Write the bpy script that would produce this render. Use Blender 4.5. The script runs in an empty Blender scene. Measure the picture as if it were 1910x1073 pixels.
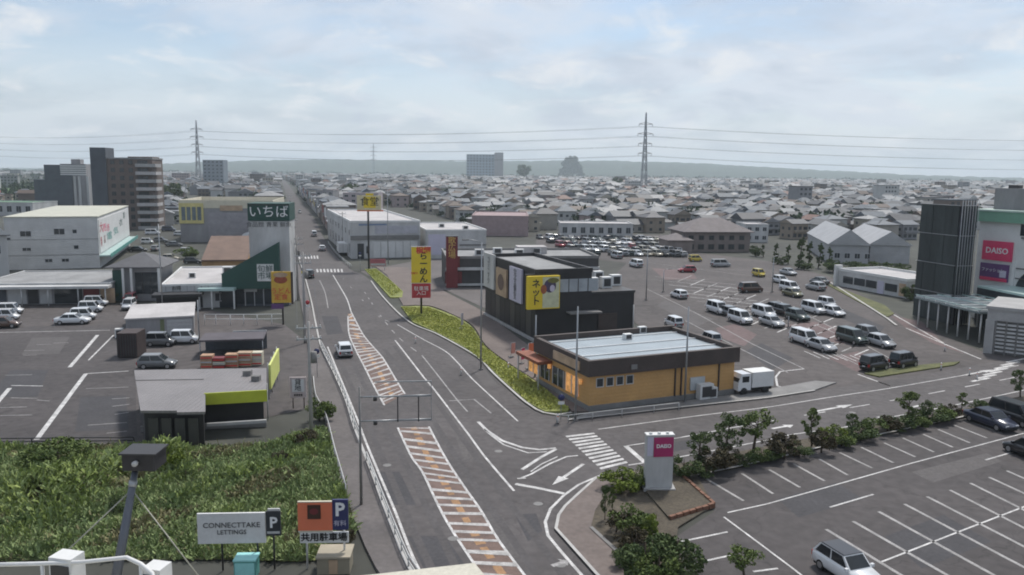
import bpy, bmesh, math, random
import numpy as np
from mathutils import Vector, Matrix

sc = bpy.context.scene
rnd = random.Random(7)
R = math.radians

HAZE = 0.00014
# ------------------------------------------------------------------ camera
PW, PH, FOC, CAMH = 1910.0, 1073.0, 1500.0, 22.0
PITCH, ROLL = math.atan(215.5 / FOC), R(0.66)
AX = Vector((1, 0, 0))
FWD = Vector((0, math.cos(PITCH), -math.sin(PITCH)))
UPV = Vector((0, math.sin(PITCH), math.cos(PITCH)))
CR = AX * math.cos(ROLL) + UPV * math.sin(ROLL)
CU = UPV * math.cos(ROLL) - AX * math.sin(ROLL)
EYE = Vector((0, 0, CAMH))
cam_data = bpy.data.cameras.new('camera')
cam_data.sensor_width = 36.0
cam_data.lens = FOC / PW * 36.0
cam_data.clip_start = 0.5
cam_data.clip_end = 40000
cam = bpy.data.objects.new('camera', cam_data)
m3 = Matrix((CR, CU, -FWD)).transposed()
cam.matrix_world = Matrix.Translation(EYE) @ m3.to_4x4()
sc.collection.objects.link(cam)
sc.camera = cam

# ------------------------------------------------------------------ world, sun, exposure
SUN_EL, SUN_AZ = R(58), R(25)          # azimuth measured clockwise from +Y
world = bpy.data.worlds.new('World')
sc.world = world
world.use_nodes = True
wn, wl = world.node_tree.nodes, world.node_tree.links
wn.clear()
w_out = wn.new('ShaderNodeOutputWorld')
w_bg = wn.new('ShaderNodeBackground')
w_sky = wn.new('ShaderNodeTexSky')
w_sky.sky_type = 'NISHITA'
w_sky.sun_disc = False
w_sky.sun_elevation = SUN_EL
w_sky.sun_rotation = SUN_AZ
w_sky.air_density = 1.0
w_sky.dust_density = 0.8
w_sky.ozone_density = 1.5
w_sc = wn.new('ShaderNodeVectorMath'); w_sc.operation = 'SCALE'; w_sc.inputs[3].default_value = 0.075
wl.new(w_sky.outputs[0], w_sc.inputs[0])
w_tc = wn.new('ShaderNodeTexCoord')
w_sep = wn.new('ShaderNodeSeparateXYZ'); wl.new(w_tc.outputs['Generated'], w_sep.inputs[0])
def wmath(op, a, b=None, c=None):
    n = wn.new('ShaderNodeMath'); n.operation = op
    for i, v in enumerate((a, b, c)):
        if v is None: continue
        if isinstance(v, (int, float)): n.inputs[i].default_value = v
        else: wl.new(v, n.inputs[i])
    return n.outputs[0]
w_z = wmath('ADD', wmath('MAXIMUM', w_sep.outputs[2], 0.0), 0.22)
w_cx = wmath('DIVIDE', w_sep.outputs[0], w_z)
w_cy = wmath('DIVIDE', w_sep.outputs[1], w_z)
w_co = wn.new('ShaderNodeCombineXYZ'); wl.new(w_cx, w_co.inputs[0]); wl.new(w_cy, w_co.inputs[1])
def wnoise(scale, detail, rough, off):
    mp = wn.new('ShaderNodeMapping'); mp.inputs['Location'].default_value = (off, off * 1.7, 0)
    wl.new(w_co.outputs[0], mp.inputs[0])
    n = wn.new('ShaderNodeTexNoise'); n.inputs['Scale'].default_value = scale
    n.inputs['Detail'].default_value = detail; n.inputs['Roughness'].default_value = rough
    n.inputs['Distortion'].default_value = 0.4
    wl.new(mp.outputs[0], n.inputs['Vector'])
    return n.outputs['Fac']
def wramp(src, a, b, lo, hi):
    n = wn.new('ShaderNodeMapRange'); n.interpolation_type = 'SMOOTHSTEP'
    n.inputs[1].default_value = a; n.inputs[2].default_value = b
    n.inputs[3].default_value = lo; n.inputs[4].default_value = hi
    wl.new(src, n.inputs[0]); return n.outputs[0]
w_cov = wramp(wnoise(0.9, 6, 0.62, 3.1), 0.36, 0.62, 0.10, 0.93)
w_puff = wramp(wnoise(3.2, 8, 0.6, 9.7), 0.50, 0.72, 0.0, 0.9)
w_dark = wramp(wnoise(1.7, 5, 0.58, 5.3), 0.42, 0.64, 0.0, 1.0)
def wmix(f, a, b):
    n = wn.new('ShaderNodeMix'); n.data_type = 'RGBA'
    if isinstance(f, float): n.inputs[0].default_value = f
    else: wl.new(f, n.inputs[0])
    for i, v in ((6, a), (7, b)):
        if isinstance(v, tuple): n.inputs[i].default_value = v
        else: wl.new(v, n.inputs[i])
    return n.outputs[2]
w_hor = wramp(w_sep.outputs[2], 0.0, 0.22, 0.92, 0.0)
w_cov = wmath('MAXIMUM', w_cov, w_hor)
w_cl = wmix(w_dark, (0.44, 0.475, 0.53, 1), (0.345, 0.385, 0.45, 1))
w_c1 = wmix(w_cov, w_sc.outputs[0], w_cl)
w_c2 = wmix(w_puff, w_c1, (0.52, 0.535, 0.555, 1))
wl.new(w_c2, w_bg.inputs[0])
w_bg.inputs[1].default_value = 1.0
wl.new(w_bg.outputs[0], w_out.inputs[0])

sun_data = bpy.data.lights.new('sun', 'SUN')
sun_data.energy = 2.2
sun_data.angle = R(8)
sun_data.color = (1.0, 0.96, 0.90)
sun = bpy.data.objects.new('sun', sun_data)
sd = Vector((math.sin(SUN_AZ) * math.cos(SUN_EL), math.cos(SUN_AZ) * math.cos(SUN_EL), math.sin(SUN_EL)))
sun.rotation_euler = sd.to_track_quat('Z', 'Y').to_euler()
sun.location = (0, 0, 200)
sc.collection.objects.link(sun)
sc.view_settings.view_transform = 'Standard'
sc.view_settings.look = 'None'
sc.view_settings.exposure = 0.7
sc.view_settings.gamma = 1.0
sc.render.engine = 'CYCLES'
sc.cycles.use_denoising = True
sc.cycles.max_bounces = 6
sc.cycles.volume_bounces = 1
sc.cycles.use_adaptive_sampling = True
sc.cycles.adaptive_threshold = 0.02
sc.cycles.filter_width = 1.9

# ------------------------------------------------------------------ geometry helpers
COL = sc.collection
def ray(px, py):
    return FWD * FOC + CR * (px - PW / 2) - CU * (py - PH / 2)
def G(px, py, z=0.0):                      # where the ray through a photo pixel meets height z
    d = ray(px, py)
    return EYE + d * ((z - CAMH) / d.z)
def P(px, py, depth):                      # point on that ray at a depth in metres
    return EYE + ray(px, py) * (depth / FOC)
def proj(p):
    q = Vector(p) - EYE
    z = q.dot(FWD)
    return PW / 2 + FOC * q.dot(CR) / z, PH / 2 - FOC * q.dot(CU) / z, z
def zat(p, yt):                            # height at which the vertical over p reaches picture row yt
    q = Vector((p[0], p[1], -CAMH)); k = PH / 2 - yt
    a = k * q.dot(FWD) - FOC * q.dot(CU)
    b = k * FWD.z - FOC * CU.z
    return -a / b
def mpp(p):
    return (Vector(p) - EYE).dot(FWD) / FOC

class MB:
    """collects faces; build() links them as one mesh object"""
    def __init__(s): s.v, s.f, s.m = [], [], []
    def add(s, vs, fs, mi=0):
        o = len(s.v); s.v += [tuple(v) for v in vs]
        s.f += [tuple(o + i for i in f) for f in fs]; s.m += [mi] * len(fs); return s
    def box(s, x0, x1, y0, y1, z0, z1, mi=0):
        return s.add([(x0,y0,z0),(x1,y0,z0),(x1,y1,z0),(x0,y1,z0),(x0,y0,z1),(x1,y0,z1),(x1,y1,z1),(x0,y1,z1)],
                     [(0,3,2,1),(4,5,6,7),(0,1,5,4),(1,2,6,5),(2,3,7,6),(3,0,4,7)], mi)
    def prism(s, pts, z0, z1, mi=0, bottom=True):
        n = len(pts)
        a = sum(pts[i][0]*pts[(i+1)%n][1]-pts[(i+1)%n][0]*pts[i][1] for i in range(n))
        if a < 0: pts = pts[::-1]
        fs = [tuple(range(n, 2*n))] + [(i, (i+1)%n, n+(i+1)%n, n+i) for i in range(n)]
        if bottom: fs.append(tuple(range(n-1, -1, -1)))
        return s.add([(p[0],p[1],z0) for p in pts]+[(p[0],p[1],z1) for p in pts], fs, mi)
    def tube(s, pts, rs, n=8, mi=0, cap=True):
        pts = [Vector(p) for p in pts]
        if not isinstance(rs, (list, tuple)): rs = [rs]*len(pts)
        o = len(s.v); vs, fs = [], []
        for i, p in enumerate(pts):
            t = (pts[min(i+1, len(pts)-1)] - pts[max(i-1, 0)]).normalized()
            a = t.cross(Vector((0,0,1)) if abs(t.z) < .9 else Vector((1,0,0))).normalized(); b = t.cross(a)
            for k in range(n):
                w = 2*math.pi*k/n
                vs.append(p + (a*math.cos(w) + b*math.sin(w))*rs[i])
        for i in range(len(pts)-1):
            for k in range(n):
                fs.append((i*n+k, i*n+(k+1)%n, (i+1)*n+(k+1)%n, (i+1)*n+k))
        if cap: fs += [tuple(range(n-1,-1,-1)), tuple(range((len(pts)-1)*n, len(pts)*n))]
        return s.add(vs, fs, mi)
    def mesh(s, name, mats, smooth=False):
        me = bpy.data.meshes.new(name)
        me.from_pydata(s.v, [], s.f)
        for m in (mats if isinstance(mats, (list, tuple)) else [mats]): me.materials.append(m)
        if any(s.m): me.polygons.foreach_set('material_index', s.m)
        if smooth: me.polygons.foreach_set('use_smooth', [True]*len(me.polygons))
        me.update(); return me
    def build(s, name, mats, parent=None, smooth=False):
        return link(name, s.mesh(name, mats, smooth), parent)

def link(name, data, parent=None):
    o = bpy.data.objects.new(name, data); COL.objects.link(o)
    if parent is not None: o.parent = parent
    return o
def tag(o, label, cat=None, group=None, kind=None):
    o['label'] = label
    if cat: o['category'] = cat
    if group: o['group'] = group
    if kind: o['kind'] = kind
    return o
def copy_tree(o, parent=None):
    c = o.copy(); COL.objects.link(c); c.parent = parent
    for ch in o.children: copy_tree(ch, c)
    return c

# ------------------------------------------------------------------ materials
MATS = {}
def mat(name, rgb, rough=0.75, var=0.18, scale=0.6, metal=0.0, bump=0.0, bscale=None, emit=0.0, fine=0.0, coat=0.0, stretch=None, rgb2=None, crack=0.0):
    if name in MATS: return MATS[name]
    m = bpy.data.materials.new(name); m.use_nodes = True
    nt = m.node_tree; n, l = nt.nodes, nt.links
    bs = n['Principled BSDF']
    bs.inputs['Roughness'].default_value = rough
    bs.inputs['Metallic'].default_value = metal
    if coat: bs.inputs['Coat Weight'].default_value = coat
    tc = n.new('ShaderNodeTexCoord'); src = tc.outputs['Object']
    if stretch:
        mp = n.new('ShaderNodeMapping'); mp.inputs['Scale'].default_value = stretch
        l.new(src, mp.inputs[0]); src = mp.outputs[0]
    no = n.new('ShaderNodeTexNoise'); no.inputs['Scale'].default_value = scale
    no.inputs['Detail'].default_value = 6; no.inputs['Roughness'].default_value = 0.62
    l.new(src, no.inputs['Vector'])
    rp = n.new('ShaderNodeValToRGB')
    rp.color_ramp.elements[0].position = 0.28; rp.color_ramp.elements[1].position = 0.72
    c2 = rgb2 or tuple(min(1, c*(1+var)) for c in rgb)
    rp.color_ramp.elements[0].color = (*[c*(1-var) for c in rgb], 1)
    rp.color_ramp.elements[1].color = (*c2, 1)
    l.new(no.outputs['Fac'], rp.inputs[0])
    out = rp.outputs[0]
    if fine:
        n2 = n.new('ShaderNodeTexNoise'); n2.inputs['Scale'].default_value = scale*14
        n2.inputs['Detail'].default_value = 4
        l.new(src, n2.inputs['Vector'])
        mr = n.new('ShaderNodeMapRange'); mr.inputs[1].default_value = .3; mr.inputs[2].default_value = .7
        mr.inputs[3].default_value = 1-fine; mr.inputs[4].default_value = 1+fine
        l.new(n2.outputs['Fac'], mr.inputs[0])
        mu = n.new('ShaderNodeVectorMath'); mu.operation = 'SCALE'
        l.new(out, mu.inputs[0]); l.new(mr.outputs[0], mu.inputs[3]); out = mu.outputs[0]
    if crack:
        vo = n.new('ShaderNodeTexVoronoi'); vo.feature = 'DISTANCE_TO_EDGE'; vo.inputs['Scale'].default_value = .16
        wn_ = n.new('ShaderNodeTexNoise'); wn_.inputs['Scale'].default_value = .5; wn_.inputs['Detail'].default_value = 5; l.new(src, wn_.inputs['Vector'])
        va = n.new('ShaderNodeVectorMath'); va.operation = 'MULTIPLY_ADD'; va.inputs[1].default_value = (4,4,0); l.new(wn_.outputs['Color'], va.inputs[0]); l.new(src, va.inputs[2]); l.new(va.outputs[0], vo.inputs['Vector'])
        cm = n.new('ShaderNodeMapRange'); cm.inputs[1].default_value = 0; cm.inputs[2].default_value = .012; cm.inputs[3].default_value = 1-crack; cm.inputs[4].default_value = 1
        l.new(vo.outputs['Distance'], cm.inputs[0])
        cs = n.new('ShaderNodeVectorMath'); cs.operation = 'SCALE'; l.new(out, cs.inputs[0]); l.new(cm.outputs[0], cs.inputs[3]); out = cs.outputs[0]
    l.new(out, bs.inputs['Base Color'])
    if bump:
        n3 = n.new('ShaderNodeTexNoise'); n3.inputs['Scale'].default_value = bscale or scale*8
        n3.inputs['Detail'].default_value = 3; l.new(src, n3.inputs['Vector'])
        bp = n.new('ShaderNodeBump'); bp.inputs['Strength'].default_value = bump; bp.inputs['Distance'].default_value = 0.05
        l.new(n3.outputs['Fac'], bp.inputs['Height']); l.new(bp.outputs[0], bs.inputs['Normal'])
    if emit:
        l.new(out, bs.inputs['Emission Color']); bs.inputs['Emission Strength'].default_value = emit
    MATS[name] = m
    return m
def ribmat(name, rgb, period, depth=0.25, rough=0.5, axis='X', metal=0.0):
    """sheet metal or siding: relief and slight colour in parallel ribs"""
    m = mat(name, rgb, rough, 0.14, 0.35, metal, fine=0.06)
    nt = m.node_tree; n, l = nt.nodes, nt.links
    wv = n.new('ShaderNodeTexWave'); wv.bands_direction = axis; wv.inputs['Scale'].default_value = 0.314/period
    wv.inputs['Distortion'].default_value = 0.0
    l.new(n['Texture Coordinate'].outputs['Object'], wv.inputs['Vector'])
    bp = n.new('ShaderNodeBump'); bp.inputs['Strength'].default_value = depth; bp.inputs['Distance'].default_value = 0.06
    l.new(wv.outputs['Fac'], bp.inputs['Height']); l.new(bp.outputs[0], n['Principled BSDF'].inputs['Normal'])
    return m

M_asph = mat('asphalt', (.078,.070,.070), .88, .24, .10, fine=.2, bump=.15, bscale=9, crack=.3)
M_asph2 = mat('asphalt_lot', (.062,.055,.055), .9, .26, .09, fine=.2, bump=.15, bscale=9, crack=.35)
M_asph3 = mat('asphalt_old', (.078,.068,.066), .9, .30, .06, fine=.2, crack=.35)
M_walk = mat('pavement_grey', (.115,.103,.10), .9, .18, .2, fine=.15)
M_walkb = mat('pavement_brown', (.145,.118,.107), .9, .16, .2, fine=.14)
M_kerb = mat('kerb_concrete', (.40,.39,.375), .85, .2, .6, fine=.1)
M_paint = mat('road_paint_white', (.46,.45,.44), .7, .45, 1.1, fine=.45)
M_paint2 = mat('road_paint_worn', (.27,.26,.255), .75, .40, 1.0, fine=.4)
M_painto = mat('road_paint_ochre', (.30,.165,.075), .75, .40, .9, fine=.3)
M_paintr = mat('road_paint_brown', (.13,.085,.070), .8, .35, .9, fine=.3)
M_grass = mat('grass_verge', (.165,.195,.045), .9, .3, .35, fine=.3, rgb2=(.27,.285,.08))
M_soil = mat('soil', (.075,.062,.045), .95, .35, .4, fine=.3)
M_conc = mat('concrete', (.34,.335,.33), .85, .16, .5, fine=.08)
M_concd = mat('concrete_dark', (.19,.185,.18), .85, .2, .5, fine=.1)
M_white = mat('white_painted', (.62,.62,.61), .6, .10, .4, fine=.05)
M_offw = mat('offwhite_wall', (.45,.45,.445), .75, .22, .3, fine=.05, stretch=(1,1,.25))
M_grey = mat('grey_wall', (.25,.245,.25), .8, .22, .3, fine=.05, stretch=(1,1,.25))
M_cream = mat('cream_wall', (.55,.51,.40), .75, .10, .3, fine=.05, stretch=(1,1,.25))
M_dark = mat('dark_metal', (.035,.034,.036), .5, .15, .8)
M_black = mat('black_cladding', (.022,.021,.023), .55, .25, .4, fine=.1)
M_steel = mat('galvanised_steel', (.34,.35,.36), .45, .12, 1.2, metal=.6)
M_polec = mat('pole_concrete', (.30,.29,.28), .85, .12, .8)
M_glass = mat('dark_glass', (.035,.042,.048), .08, .3, .3)
M_glassb = mat('blue_glass', (.10,.13,.15), .1, .3, .3)
M_frame = mat('window_frame', (.45,.45,.46), .5, .08, 1)
M_framed = mat('window_frame_dark', (.05,.048,.047), .5, .1, 1)
M_tyre = mat('tyre_rubber', (.018,.018,.018), .85, .1, 3)
M_rim = mat('wheel_rim', (.38,.38,.39), .35, .1, 3, metal=.7)
M_lamp = mat('headlight_glass', (.65,.66,.68), .1, .05, 3)
M_tail = mat('tail_lamp', (.32,.02,.02), .2, .1, 3)
M_bark = mat('bark', (.085,.065,.048), .95, .3, 3, fine=.3)

# ------------------------------------------------------------------ things with parts
class Thing:
    def __init__(s, name, label, cat, loc, rotz=0.0, group=None):
        s.e = link(name, None); s.e.location = Vector(loc); s.e.rotation_euler = (0, 0, rotz)
        s.e.empty_display_size = 0.3
        tag(s.e, label, cat, group); s.loc = Vector(loc); s.rotz = rotz
    def h(s, yt): return zat(s.loc, yt) - s.loc.z
    def px(s, n): return n * mpp(s.loc)
    def box(s, name, x0, x1, y0, y1, z0, z1, m, parent=None, label=None):
        o = MB().box(x0,x1,y0,y1,z0,z1).build(name, m, parent or s.e)
        if label: o['label'] = label
        return o
    def tube(s, name, pts, r, m, n=8, parent=None): return MB().tube(pts, r, n).build(name, m, parent or s.e, True)
    def prism(s, name, pts, z0, z1, m, parent=None): return MB().prism(pts, z0, z1).build(name, m, parent or s.e)
    def text(s, body, x, y, z, size, m, face='f', parent=None, sx=1.0, name='lettering', bold=0.0):
        o = link(name, text_mesh(body, size, m, bold), parent or s.e)
        o.location = (x, y, z); o.rotation_euler = (R(90), 0, {'f':0,'l':R(-90),'r':R(90),'b':R(180)}[face])
        o.scale = (sx, 1, 1); return o
    def window(s, x, z, w, h, face='f', off=0.0, frame=None, pane=None, name='window', parent=None):
        """x along the wall, z the sill; wall plane at off"""
        key = (round(w,2), round(h,2), (frame or M_frame).name, (pane or M_glass).name)
        if key not in WCACHE:
            fb = MB(); t = min(.09, w*.1)
            fb.box(-w/2,w/2,-.05,.04,0,t); fb.box(-w/2,w/2,-.05,.04,h-t,h)
            fb.box(-w/2,-w/2+t,-.047,.04,t,h-t); fb.box(w/2-t,w/2,-.047,.04,t,h-t)
            if w > 1.1: fb.box(-t*.4,t*.4,-.044,.04,t,h-t)
            WCACHE[key] = (fb.mesh('window', frame or M_frame), MB().box(-w/2+t*.9,w/2-t*.9,-.02,.03,t*.9,h-t*.9).mesh('pane', pane or M_glass))
        a, b = WCACHE[key]
        o = link(name, a, parent or s.e)
        o.location, o.rotation_euler = {'f': ((x,off,z),(0,0,0)), 'l': ((off,x,z),(0,0,R(-90))), 'r': ((off,x,z),(0,0,R(90)))}[face]
        link('pane', b, o); return o
WCACHE = {}
TCACHE = {}
def text_mesh(body, size, m, bold=0.0):
    key = (body, round(size,3), m.name, bold)
    if key in TCACHE: return TCACHE[key]
    cu = bpy.data.curves.new('lettering', 'FONT'); cu.body = body; cu.size = size
    cu.align_x = 'CENTER'; cu.align_y = 'CENTER'; cu.extrude = 0.012; cu.resolution_u = 2; cu.space_line = 0.92; cu.offset = bold
    o = bpy.data.objects.new('lettering', cu); COL.objects.link(o)
    dg = bpy.context.evaluated_depsgraph_get()
    me = bpy.data.meshes.new_from_object(o.evaluated_get(dg))
    bpy.data.objects.remove(o); bpy.data.curves.remove(cu)
    me.materials.clear(); me.materials.append(m); TCACHE[key] = me
    return me

def smooth_line(pts, step=1.5):
    """Catmull-Rom through ground points"""
    pts = [Vector(p) for p in pts]; out = []
    for i in range(len(pts)-1):
        p0, p1, p2, p3 = pts[max(i-1,0)], pts[i], pts[i+1], pts[min(i+2,len(pts)-1)]
        n = max(1, min(14, int((p2-p1).length/step)))
        for k in range(n):
            t = k/n
            out.append(.5*((2*p1)+(p2-p0)*t+(2*p0-5*p1+4*p2-p3)*t*t+(3*p1-p0-3*p2+p3)*t**3))
    out.append(pts[-1]); return out
def ribbon(mb, pts, w, z, mi=0):
    vs = []
    for i, p in enumerate(pts):
        t = (pts[min(i+1,len(pts)-1)]-pts[max(i-1,0)]); t.z = 0; t.normalize()
        n = Vector((-t.y, t.x, 0))*w/2
        vs += [(p.x+n.x, p.y+n.y, z), (p.x-n.x, p.y-n.y, z)]
    mb.add(vs, [(2*i, 2*i+1, 2*i+3, 2*i+2) for i in range(len(pts)-1)], mi)
def gp(px, z=0.0): return [G(x, y, z) for x, y in px]
def line(name, px, w, m, parent, z=.010, curve=True, thin=True):
    pts = gp(px); pts = smooth_line(pts) if curve and len(pts) > 2 else pts
    mb = MB(); ribbon(mb, pts, w, z); return mb.build(name, m, parent)
def dashes(name, px, w, on, off, m, parent, z=.010):
    pts = smooth_line(gp(px), .5); acc, cur = 0.0, []
    for i, p in enumerate(pts):
        if i: acc += (p-pts[i-1]).length
        if acc % (on+off) < on: cur.append(p)
        else:
            if len(cur) > 1: mb = MB(); ribbon(mb, cur, w, z); mb.build(name, m, parent)
            cur = []
    if len(cur) > 1: mb = MB(); ribbon(mb, cur, w, z); mb.build(name, m, parent)
def area(name, px, z, m, label, parent=None, thick=0.0, curve=False, kind='structure'):
    pts = [Vector((p[0],p[1],0)) for p in (gp(px) if not isinstance(px[0], Vector) else px)]
    bm = bmesh.new()
    vs = [bm.verts.new((p.x,p.y,z)) for p in pts]
    f = bm.faces.new(vs); f.normal_update()
    if f.normal.z < 0: f.normal_flip()
    if thick:
        n = len(vs); lo = [bm.verts.new((p.x,p.y,z-thick)) for p in pts]
        for i in range(n): bm.faces.new((vs[i],vs[(i+1)%n],lo[(i+1)%n],lo[i]))
        bmesh.ops.recalc_face_normals(bm, faces=bm.faces[:])
    bmesh.ops.triangulate(bm, faces=[x for x in bm.faces if len(x.verts) > 4])
    me = bpy.data.meshes.new(name); bm.to_mesh(me); bm.free(); me.materials.append(m)
    o = link(name, me, parent)
    if parent is None: tag(o, label, kind=kind)
    return o
# ================================================================== the setting: ground, roads, lots, markings
M_town = mat('town_ground', (.055,.054,.050), .95, .30, .02, fine=.2, rgb2=(.075,.078,.062))
g = MB(); S = 14000
g.add([(-S,-600,-.06),(S,-600,-.06),(S,S,-.06),(-S,S,-.06)], [(0,1,2,3)])
tag(g.build('ground', M_town), 'grey town ground reaching to the horizon', kind='structure')
M_rice = mat('rice_field', (.055,.105,.035), .95, .25, .05, fine=.2)
area('field', [(-60,336),(68,336),(120,352),(112,376),(-60,378)], -.03, M_rice, 'green paddy field at the left beyond the buildings')

main_px_l = [(830,1160),(762,1060),(737,1000),(712,936),(695,886),(662,803),(644,746),(621,693),(599,648),(588,600),(580,560),(568,515),(556,480),(548,445),(544,410),(536,375),(529,347),(524,333)]
main_px_r = [(532,337),(541,349),(560,375),(584,405),(602,440),(622,470),(648,500),(672,510),(692,525),(717,558),(762,601),(812,623),(860,649),(895,671),(921,699),(980,752),(1014,772),(1066,780),(1128,880),(1110,896),(1082,921),(1054,947),(1042,964),(1037,989),(1062,1017),(1112,1073),(1190,1160)]
road = area('road', smooth_line(gp(main_px_l), 4) + smooth_line(gp(main_px_r), 4), 0.0, M_asph, 'grey asphalt main road running away through the town')
side_px_u = [(1060,785),(1160,774),(1266,762),(1430,744),(1556,724),(1656,709),(1782,688),(1960,655)]
side_px_l = [(1960,728),(1800,762),(1664,787),(1576,806),(1475,824),(1344,850),(1260,868),(1120,888)]
side = area('road', gp(side_px_u)+gp(side_px_l), -.008, M_asph, 'grey asphalt side road joining from the right past the orange restaurant')
lot_mall = area('car_park', [(1180,480),(1290,470),(1440,488),(1545,515),(1600,545),(1700,600),(1830,655),(1960,655),(1782,688),(1656,709),(1556,724),(1430,744),(1370,750),(1366,732),(1235,640),(1183,600),(1150,510)], -.02, M_asph3, 'wide grey car park of the shopping centre behind the black shop')
lot_near = area('car_park', [(1330,955),(1262,1000),(1280,1110),(1330,1250),(2100,1250),(2050,775),(1810,775),(1680,805),(1540,835),(1440,860),(1300,890),(1335,945)], -.02, M_asph2, 'dark asphalt car park with white stalls in the lower right corner')
lot_left = area('car_park', [(-120,612),(262,605),(252,690),(256,828),(-120,832)], -.02, M_asph2, 'dark asphalt car park with worn lines at the left')
lot_yard = area('forecourt', [(-60,566),(210,566),(300,575),(376,575),(530,605),(575,640),(582,700),(585,760),(256,828),(252,690),(262,605),(-120,612)], -.03, M_asph3, 'grey forecourt between the shops at the left')
lot_dealer = area('car_park', [(1000,438),(1275,438),(1310,472),(1180,492),(1000,470)], -.022, M_asph3, 'pale car dealer yard packed with parked cars')
lot_court = area('forecourt', [(672,506),(800,482),(1110,488),(1180,600),(1003,640),(905,575),(830,540),(755,548)], -.03, M_walk, 'grey forecourt around the dark low shop and black shop')

# pavements, kerbs
M_grassd = mat('grass_dull', (.085,.10,.035), .9, .35, .4, fine=.3, rgb2=(.14,.14,.05))
side_l = area('pavement', smooth_line(gp([(586,720),(590,752),(609,790),(626,869),(645,930),(668,990),(700,1060),(770,1160)]),2) + smooth_line(gp([(826,1160),(759,1060),(709,936),(692,886),(659,803),(641,746),(618,693),(596,648),(586,600),(577,560),(565,515),(553,480),(545,447)][:]),2) + gp([(534,447),(545,480),(552,515),(560,560),(567,600),(574,648),(580,693)]), .12, M_walk, 'grey asphalt pavement along the left of the main road', thick=.2)
kl = MB(); ribbon(kl, smooth_line(gp(main_px_l[:14])), .22, .135); kl.build('kerb', M_kerb, side_l)
verge = area('verge', smooth_line(gp([(748,573),(775,572),(800,573),(850,592),(880,611),(905,648),(945,679),(1000,714),(1062,764)]),2) + gp([(1058,769),(1017,770)]) + smooth_line(gp([(984,752),(925,699),(899,671),(863,648),(815,622),(770,602)]),2), .13, M_grass, 'bright green grass verge tapering to the junction', thick=.2)
kv = MB(); ribbon(kv, smooth_line(gp([(692,525),(717,558),(762,601),(812,623),(860,649),(895,671),(921,699),(980,752),(1014,772),(1040,776),(1066,772)])), .25, .15); kv.build('kerb', M_kerb, verge)
verge2 = area('verge', gp([(680,503),(702,502),(722,518),(752,545),(750,556),(728,556),(697,522)]), .13, M_grass, 'small patch of yellowish grass at the far street corner', thick=.2)
walk_r = area('pavement', gp([(700,498),(760,500),(830,545),(902,582),(985,645),(1003,700),(1098,769),(1066,768)]) + smooth_line(gp([(1062,763),(1000,712),(947,677),(907,646),(882,609),(850,590),(800,571),(752,571)]),2) + gp([(722,514)]), .10, M_walkb, 'brownish pavement between the grass verge and the shops', thick=.2)
walk_c = area('pavement', smooth_line(gp([(1110,896),(1082,921),(1054,947),(1042,964),(1037,989),(1062,1017),(1112,1073),(1190,1160)]),1.5) + gp([(1275,1160),(1193,1073),(1147,1029),(1102,987),(1110,955),(1135,915),(1200,880),(1130,886)]), .12, M_walkb, 'brown paved corner at the junction in front of the shrubs', thick=.2)
kc = MB(); ribbon(kc, smooth_line(gp([(1126,886),(1110,896),(1082,921),(1054,947),(1042,964),(1037,989),(1062,1017),(1112,1073),(1190,1160)])), .2, .14); kc.build('kerb', M_kerb, walk_c)
ki = MB(); ribbon(ki, gp([(1102,987),(1147,1029),(1193,1073),(1275,1160)]), .25, .17); ki.build('kerb', M_concd, walk_c)
walk_o = area('pavement', gp([(1060,784),(1160,773),(1266,761),(1430,743),(1520,729),(1560,715),(1520,712),(1430,728),(1366,738),(1098,772)]), .11, M_concd, 'dark paved strip along the front of the orange restaurant', thick=.2)
ko = MB(); ribbon(ko, gp([(1060,785),(1160,774),(1266,762),(1430,744),(1520,730)]), .2, .13); ko.build('kerb', M_kerb, walk_o)
bed = area('planting_bed', gp([(1130,886),(1200,878),(1262,868),(1344,851),(1475,825),(1576,807),(1664,788),(1800,763),(1960,729),(1960,752),(1812,775),(1682,803),(1540,833),(1440,858),(1300,888),(1330,945),(1265,985),(1262,1005),(1285,1110),(1290,1160),(1275,1160),(1193,1073),(1147,1029),(1102,987),(1110,955),(1135,915)]), .09, M_soil, 'bare brown planting bed with shrubs between side road and car park', thick=.2)
kb = MB(); ribbon(kb, gp([(1302,889),(1440,859),(1540,834),(1682,804),(1812,776),(1960,753)]), .2, .14); kb.build('kerb', M_kerb, bed)
verge3 = area('verge', gp([(1548,531),(1600,551),(1650,570),(1668,586),(1655,592),(1600,563),(1545,533)]), .10, M_grassd, 'strip of green and yellow grass in front of the low white shop', thick=.2)
kx = MB(); ribbon(kx, gp([(1540,522),(1600,560),(1655,595),(1672,608)]), .35, .12); kx.build('kerb', M_kerb, verge3)
isl = area('traffic_island', gp([(1612,698),(1640,704),(1780,682),(1790,676),(1720,682),(1640,692)]), .12, M_grassd, 'thin green island between the side road and shopping car park', thick=.2)

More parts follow.
